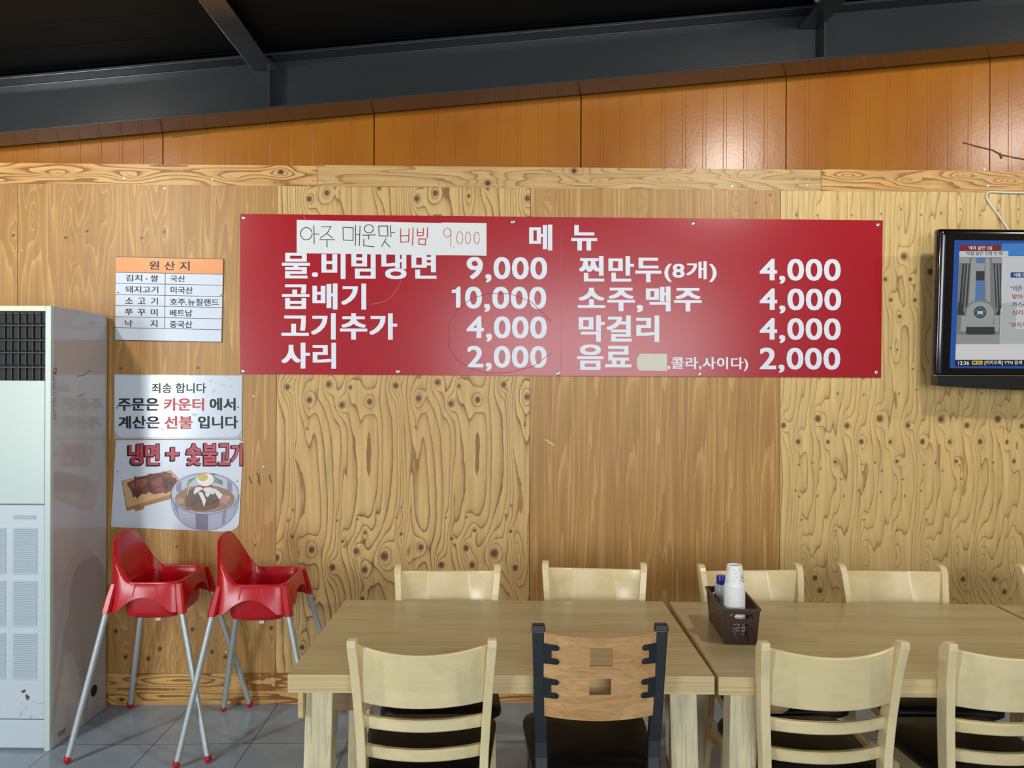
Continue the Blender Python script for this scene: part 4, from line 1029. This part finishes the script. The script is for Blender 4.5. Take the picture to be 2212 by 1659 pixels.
def wooden_chair():
    t = thing('dining_chair', '', 'chair', (0, 0, 0), 0, 'pale wooden dining chairs at the tables')
    obj('seat', cushion(.208, -.190, .205, .420, .462, .06, .14), M_seat, t, 60)['label'] = 'black padded seat'
    m_ = MB(); m_.loft([[Vector((x, y, z)) for x, y in rrect(.185, -.165, .180, .03, 4, .10)] for z in (.372, .421)]); obj('seat_frame', m_, W_birch, t, None, .002)
    secs = [(0, .186, -.250, .030), (.20, .182, -.214, .036), (.42, .180, -.196, .046), (.52, .183, -.198, .048), (.62, .189, -.206, .050), (.74, .197, -.222, .050), (HC - .030, .2030, -.240, .050)]
    for sx in (-1, 1):
        L = []
        for z, xo, yr, wy in secs:
            L.append([Vector((sx * xo, yr, z)), Vector((sx * xo, yr + wy, z)), Vector((sx * (xo - .025), yr + wy, z)), Vector((sx * (xo - .025), yr, z))])
        xo, yr = .2038, -.2435
        for z, k in ((HC - .020, .96), (HC - .010, .82), (HC - .004, .66), (HC - .001, .46)):
            L.append([Vector((sx * xo, yr, z)), Vector((sx * xo, yr + .05 * k, z)), Vector((sx * (xo - .025), yr + .05 * k, z)), Vector((sx * (xo - .025), yr, z))])
        obj('back_post', MB().loft(L), W_birch_post, t, None, .003)
        m_ = MB(); m_.hexa([(sx * .172 - .016, .150, 0), (sx * .172 + .016, .150, 0), (sx * .172 + .016, .180, 0), (sx * .172 - .016, .180, 0), (sx * .168 - .019, .140, .40), (sx * .168 + .019, .140, .40), (sx * .168 + .019, .178, .40), (sx * .168 - .019, .178, .40)])
        obj('front_leg', m_, W_birch_post, t, None, .003)
        m_ = MB(); m_.box((sx * .170 - .010, -.195, .20), (sx * .170 + .010, .160, .235)); obj('stretcher', m_, W_birch, t, None, .003)
    xs = [-1 + 2 * k / 20 for k in range(21)]
    bulge = lambda x, w, b: -b * (1 - (x / w) ** 2)
    w = .1795
    obj('top_rail', arc_panel(MB(), [w * x for x in xs], lambda x: -.190 + bulge(x, w, .056), lambda x: .660, lambda x: .823 - .013 * (1 - (x / w) ** 2), .013), W_birch, t, 40)['label'] = 'wide curved backrest'
    w = .166
    obj('slat', arc_panel(MB(), [w * x for x in xs], lambda x: -.186 + bulge(x, w, .038), lambda x: .582, lambda x: .617, .020), W_birch, t, 40)
    w = .163
    obj('slat', arc_panel(MB(), [w * x for x in xs], lambda x: -.184 + bulge(x, w, .038), lambda x: .495, lambda x: .530, .020), W_birch, t, 40)
    return t
proto = wooden_chair()
spots = [((-.197, 2.335), 0, 'pale wooden chair with its back to us, between high chairs and black framed chair'),
         ((.924, 2.305), .3, 'pale wooden chair with its back to us, just beyond the basket and the table gap'),
         ((1.431, 2.290), 0, 'pale wooden chair with its back to us, below the television'),
         ((-.180, 2.755), 180, 'pale wooden chair facing us across the end table, on the side of the high chairs'),
         ((.368, 2.790), 174, 'pale wooden chair facing us on the far side, turned slightly, opposite the black framed chair'),
         ((1.000, 2.750), 182, 'pale wooden chair facing us on the far side, behind the brown basket and cups'),
         ((1.532, 2.738), 177, 'pale wooden chair facing us, below the gap between menu board and television'),
         ((2.235, 2.72), 178, 'pale wooden chair facing us, mostly cut off, right under the television')]
for i, ((x, y), a, lab) in enumerate(spots):
    o = proto if i == 0 else copy_tree(proto)
    o.location = (x, y, 0); o.rotation_euler = (0, 0, R(a)); o['label'] = lab

# ------------------------------------------------------------------ black framed chair
bc = thing('dining_chair', 'black metal framed chair with an oak backrest pierced by two square holes', 'chair', (.290, 2.335, 0), 0)
obj('seat', cushion(.200, -.185, .205, .425, .468, .06, .10), M_seat, bc, 60)['label'] = 'black padded seat'
for sx in (-1, 1):
    L = []
    for z, xo, yr in ((0, .180, -.260), (.30, .176, -.222), (.46, .1745, -.200), (.50, .175, -.196), (.545, .1765, -.198), (.60, .1785, -.206), (.74, .1825, -.222), (.868, .1865, -.238)):
        L.append([Vector((sx * xo, yr, z)), Vector((sx * xo, yr + .022, z)), Vector((sx * (xo - .036), yr + .022, z)), Vector((sx * (xo - .036), yr, z))])
    p = obj('back_post', MB().loft(L), M_blackchair, bc, None, .004)
    m_ = MB(); m_.hexa([Vector((sx * .1880 * 1 - (0 if sx > 0 else 0), -.2405, .866))] * 0 + [(sx * .169 - .0195, -.2415, .866), (sx * .169 + .0195, -.2415, .866), (sx * .169 + .0195, -.213, .866), (sx * .169 - .0195, -.213, .866), (sx * .169 - .017, -.2395, .884), (sx * .169 + .017, -.2395, .884), (sx * .169 + .017, -.216, .884), (sx * .169 - .017, -.216, .884)])
    obj('end_cap', m_, mat('black_cap', (22, 24, 28), .45), p, None, .003)
    m_ = MB(); m_.hexa([(sx * .172 - .013, .150, 0), (sx * .172 + .013, .150, 0), (sx * .172 + .013, .176, 0), (sx * .172 - .013, .176, 0), (sx * .165 - .015, .140, .43), (sx * .165 + .015, .140, .43), (sx * .165 + .015, .170, .43), (sx * .165 - .015, .170, .43)])
    obj('front_leg', m_, M_blackchair, bc, None, .003)
    m_ = MB(); m_.box((sx * .160 - .012, -.20, .395), (sx * .160 + .012, .160, .426)); obj('seat_rail', m_, M_blackchair, bc, None, .002)
# backrest plate with two square openings
PWD = .158
def plate_pt(x, z, w):
    b = -.030 * (1 - (x / PWD) ** 2); return Vector((x, -.203 - .125 * (z - .60) + b + w, z))
m_ = MB(); NX, NZ = 44, 34
gxs = sorted(set([-PWD + 2 * PWD * k / NX for k in range(NX + 1)] + [-.031, .031])); 
holes = [(-.031, .031, .776, .829), (-.031, .029, .694, .741)]
gz = sorted(set([k / NZ for k in range(NZ + 1)]))
zlo = lambda x: .624 - .004 * (1 - (x / PWD) ** 2); zhi = lambda x: .866 - .010 * (1 - (x / PWD) ** 2)
zs = sorted(set([.62 + .246 * k / NZ for k in range(NZ + 1)] + [h for H_ in holes for h in H_[2:]]))
def zmap(x, z):
    if z <= .66: return zlo(x) + (.66 - zlo(x)) * (z - .62) / .04
    if z >= .84: return .84 + (zhi(x) - .84) * (z - .84) / .026
    return z
gr_ = {}
def gv(i, j, w):
    k = (i, j, w)
    if k not in gr_: gr_[k] = m_.bm.verts.new(plate_pt(gxs[i], zmap(gxs[i], zs[j]), .010 * w))
    return gr_[k]
def solid(i, j):
    if not (0 <= i < len(gxs) - 1 and 0 <= j < len(zs) - 1): return False
    cx, cz = (gxs[i] + gxs[i + 1]) / 2, (zs[j] + zs[j + 1]) / 2
    return not any(a < cx < b and c < cz < d for a, b, c, d in holes)
for i in range(len(gxs) - 1):
    for j in range(len(zs) - 1):
        if not solid(i, j): continue
        for w in (0, 1): m_.bm.faces.new((gv(i, j, w), gv(i + 1, j, w), gv(i + 1, j + 1, w), gv(i, j + 1, w)))
        for di, dj, e in ((-1, 0, ((i, j), (i, j + 1))), (1, 0, ((i + 1, j), (i + 1, j + 1))), (0, -1, ((i, j), (i + 1, j))), (0, 1, ((i, j + 1), (i + 1, j + 1)))):
            if not solid(i + di, j + dj): m_.bm.faces.new((gv(*e[0], 0), gv(*e[1], 0), gv(*e[1], 1), gv(*e[0], 1)))
obj('backrest', m_, W_oakplate, bc, 40)['label'] = 'oak veneer backrest with two square holes'
for sx in (-1, 1):
    for z0 in (.802, .704):
        m_ = MB()
        def bp(u, v, w):                               # u inward from the post, v down
            x = sx * (.156 - u); z = z0 + .036 - v; p = plate_pt(x, z, -.0035 + .003 * w); return p
        out = [(0, .004), (.027, .006)] + [(.0345 + .0085 * math.sin(R(a)), .0145 - .0085 * math.cos(R(a))) for a in range(20, 181, 20)] + [(.022, .023), (.022, .045)] + [(.0345 + .0085 * math.sin(R(a)), .0535 - .0085 * math.cos(R(a))) for a in range(0, 161, 20)] + [(.027, .062), (0, .062)]
        m_.prism(out, bp)
        br_ = obj('bracket', m_, M_blackchair, bc, None, .0008)
        for v in (.0145, .0535):
            c_ = bp(.034, v, 0); mm_ = MB(); mm_.sphere(c_ + Vector((0, -.0006, 0)), .0042, 12, 6, (1, .6, 1)); obj('bolt', mm_, mat('black_bolt', (34, 36, 38), .3, .5), br_)

# ------------------------------------------------------------------ basket with cups and bottle
BR = R(-4.9)
BKC = Vector((.789, 2.541, .7205))
bk = thing('plastic_basket', 'dark brown pierced plastic basket standing on the middle table', 'basket', BKC, BR)
M_bk = mat('brown_plastic', (64, 46, 40), .38)
def cut_sheet(outer, holes_, f, th):
    cu = bpy.data.curves.new('cut', 'CURVE'); cu.dimensions = '2D'; cu.fill_mode = 'BOTH'; cu.extrude = .5
    for lp2 in [outer] + holes_:
        sp = cu.splines.new('POLY'); sp.points.add(len(lp2) - 1); sp.use_cyclic_u = True
        for p_, (x, y) in zip(sp.points, lp2): p_.co = (x, y, 0, 1)
    o = bpy.data.objects.new('cut', cu); COL.objects.link(o); bpy.context.view_layer.update()
    me = bpy.data.meshes.new_from_object(o.evaluated_get(bpy.context.evaluated_depsgraph_get()))
    bpy.data.objects.remove(o); bpy.data.curves.remove(cu)
    for v in me.vertices: v.co = f(v.co.x, v.co.y, v.co.z + .5)
    return me
def leaf(cx, cy, l, w, a, n=12):
    return [(cx + l * math.cos(t) * math.cos(R(a)) - w * math.sin(t) * (1 - .35 * math.cos(t)) * math.sin(R(a)), cy + l * math.cos(t) * math.sin(R(a)) + w * math.sin(t) * (1 - .35 * math.cos(t)) * math.cos(R(a))) for t in [2 * math.pi * k / n for k in range(n)]]
bw0, bw1, bl0, bl1, bh = .049, .0585, .128, .134, .113
def endf(sy): return lambda u, v, w: Vector((u * (1 + (bw1 / bw0 - 1) * v / bh), sy * (bl0 + (bl1 - bl0) * v / bh - .002 * w), v))
def sidef(sx): return lambda u, v, w: Vector((sx * (bw0 + (bw1 - bw0) * v / bh - .002 * w), u * (1 + (bl1 / bl0 - 1) * v / bh), v))
eh = [[(x * .017 + .003, .0895 + y) for x, y in [(-1, -.007), (1, -.007), (1.25, 0), (1, .007), (-1, .007), (-1.25, 0)]]]
for s_ in (-1, 1):
    eh += [leaf(s_ * .0085, .0655, .0065, .0020, 90 - s_ * 50), leaf(s_ * .0165, .064, .007, .0022, 90 + s_ * 62), leaf(s_ * .0105, .054, .0080, .0026, 90 + s_ * 50), leaf(s_ * .0205, .053, .005, .0017, 90 + s_ * 30),
           leaf(s_ * .0120, .043, .0090, .0026, 90 + s_ * 60), leaf(s_ * .0048, .0560, .0060, .0018, 90 - s_ * 10), leaf(s_ * .0045, .043, .0045, .0015, 90 + s_ * 50), leaf(s_ * .0215, .0435, .0045, .0014, 90 + s_ * 60), leaf(s_ * .0155, .0335, .0080, .0026, 90 + s_ * 70),
           leaf(s_ * .0055, .0330, .0045, .0013, 90 + s_ * 60), leaf(s_ * .030, .058, .004, .0013, 60), leaf(s_ * .030, .051, .004, .0013, 120), leaf(s_ * .033, .0700, .002, .002, 0), leaf(s_ * .0265, .094, .007, .003, 90 + s_ * 50), leaf(s_ * .032, .0855, .0045, .0018, 90 + s_ * 10),
           leaf(s_ * .010, .022, .006, .0016, s_ * 20), leaf(s_ * .022, .021, .006, .0016, s_ * -20), leaf(s_ * .008, .0145, .006, .0014, 0), leaf(s_ * .024, .0135, .006, .0014, s_ * 20)]
eh += [leaf(0, .076, .003, .002, 90)]
for sy in (-1, 1): obj('end_wall', cut_sheet([(-bw0, 0), (bw0, 0), (bw0, bh), (-bw0, bh)], eh, endf(sy), .002), M_bk, bk)
sh_ = []
for i in range(13):
    for j in range(5):
        cx, cy = -.108 + i * .018, .014 + j * .0185
        sh_.append(leaf(cx + (j % 2) * .006, cy, .0068, .0021, 45 if (i + j) % 2 else 135)); 
        if j < 4: sh_.append(leaf(cx + (j % 2) * .006 + .008, cy + .009, .0028, .0012, 0 if i % 2 else 90, 8))
for sx in (-1, 1): obj('side_wall', cut_sheet([(-bl0, 0), (bl0, 0), (bl0, bh), (-bl0, bh)], sh_, sidef(sx), .002), M_bk, bk)
m_ = MB(); m_.box((-bw0, -bl0, 0), (bw0, bl0, .003)); obj('floor_plate', m_, M_bk, bk)
rim = [Vector((x, y, bh)) for x, y in rrect(bw1 + .001, -bl1 - .001, bl1 + .001, .010, 4)]
m_ = MB(); m_.loft([[Vector((p.x * (1 + d / bw1), p.y * (1 + d / bl1), z)) for p in rim] for d, z in ((-.003, bh - .003), (-.003, bh + .002), (.004, bh + .002), (.004, bh - .004), (-.001, bh - .004), (-.003, bh - .003))], False, False)
obj('rim', m_, M_bk, bk)
m_ = MB()
for sx in (-1, 1):
    for sy in (-1, 1):
        m_.loft([[Vector((sx * (a + .0008), sy * (b + .0008), z)) + Vector((sx * dx, sy * dy, 0)) for dx, dy in ((0, -.008), (.0012, -.003), (.0008, .0008), (-.003, .0012), (-.008, 0), (-.008, -.002), (-.002, -.002), (-.002, -.008))] for a, b, z in ((bw0 - .001, bl0 - .001, 0), (bw1 - .001, bl1 - .001, bh))])
obj('corner_strip', m_, M_bk, bk)
# paper cups, upside down and nested
M_cup = mat('white_paper_cup', (236, 238, 236), .45)
cz0 = .7245; ncup = 28; step = .00625; chh = .0680
cupx, cupy = .7745, 2.466
cup_prof = [(.0215, chh - .006), (.0218, chh), (.0235, chh), (.0241, chh - .002), (.0312, .004), (.0330, .0042), (.0338, .002), (.0330, .0), (.0306, .0), (.0300, .004), (.0222, chh - .004)]
first = None
for k in range(ncup):
    z = cz0 + k * step
    if first is None:
        first = obj('paper_cup', MB().lathe(cup_prof, 40, (0, 0, 0), False), M_cup, None, 40); o = first
    else:
        o = bpy.data.objects.new('paper_cup', first.data); COL.objects.link(o)
    o.location = (cupx, cupy, z)
    tag(o, 'white paper cup nested upside down with only its rim showing, in the brown basket' if k < ncup - 1 else 'topmost white paper cup with a printed ring, upside down on the stack', 'cup', 'paper cups stacked in the basket')
# printed ring and dots on the topmost cup
def cone(a, z, up=.0003):
    r = .0241 + (.0312 - .0241) * (chh - .002 - z) / (chh - .006) + up; return Vector((r * math.cos(a), r * math.sin(a), z))
m_ = MB(); ca, cz_ = R(-38), .030
ring = lambda rad: [cone(ca + rad * math.cos(2 * math.pi * k / 32) / .028, cz_ + rad * math.sin(2 * math.pi * k / 32)) for k in range(32)]
m_.loft([ring(.0125), ring(.0108)], False, False)
for k in range(5): m_.loft([[cone(ca + (-.006 + .003 * k + dx) / .028, cz_ + .004 - .002 * k + dz) for dx, dz in ((-.0012, -.002), (.0012, -.002), (.0012, .002), (-.0012, .002))]], True, False)
for k in range(5): m_.loft([[cone(R(-62) + (k * .0022 + dx) / .026, .052 + dz) for dx, dz in ((-.0006, -.0007), (.0006, -.0007), (.0006, .0007), (-.0006, .0007))]], True, False)
lg = obj('printed_ring', m_, mat('cup_print', (70, 72, 74), .5)); lg.parent = o
m_ = MB()
for k in range(22):
    a0, z0 = R(random.uniform(-170, -50)), random.uniform(.01, .06)
    for q_ in range(5):
        a1 = 2 * math.pi * q_ / 5; c1, c2 = a0 + .0022 * math.cos(a1) / .027, z0 + .0022 * math.sin(a1)
        m_.face([cone(c1 + .0012 * math.cos(t) / .027, c2 + .0012 * math.sin(t), .0002) for t in (0, 1.05, 2.1, 3.14, 4.2, 5.24)])
lg = obj('flower_print', m_, mat('cup_flower_print', (214, 218, 220), .5)); lg.parent = o
bt = thing('squeeze_bottle', 'translucent bottle with a blue cap behind the cups in the basket', 'bottle', (.7755, 2.612, .7240))
obj('body', MB().lathe([(.0200, 0), (.0225, .003), (.0228, .115), (.0215, .126), (.0165, .136), (.0150, .140)], 32), mat('frosted_plastic', (168, 174, 180), .35, 0, .2), bt, 50)
obj('cap', MB().lathe([(.0170, .138), (.0178, .140), (.0175, .163), (.0160, .166)], 32), mat('blue_cap', (20, 44, 150), .25, 0, .3), bt, 40)
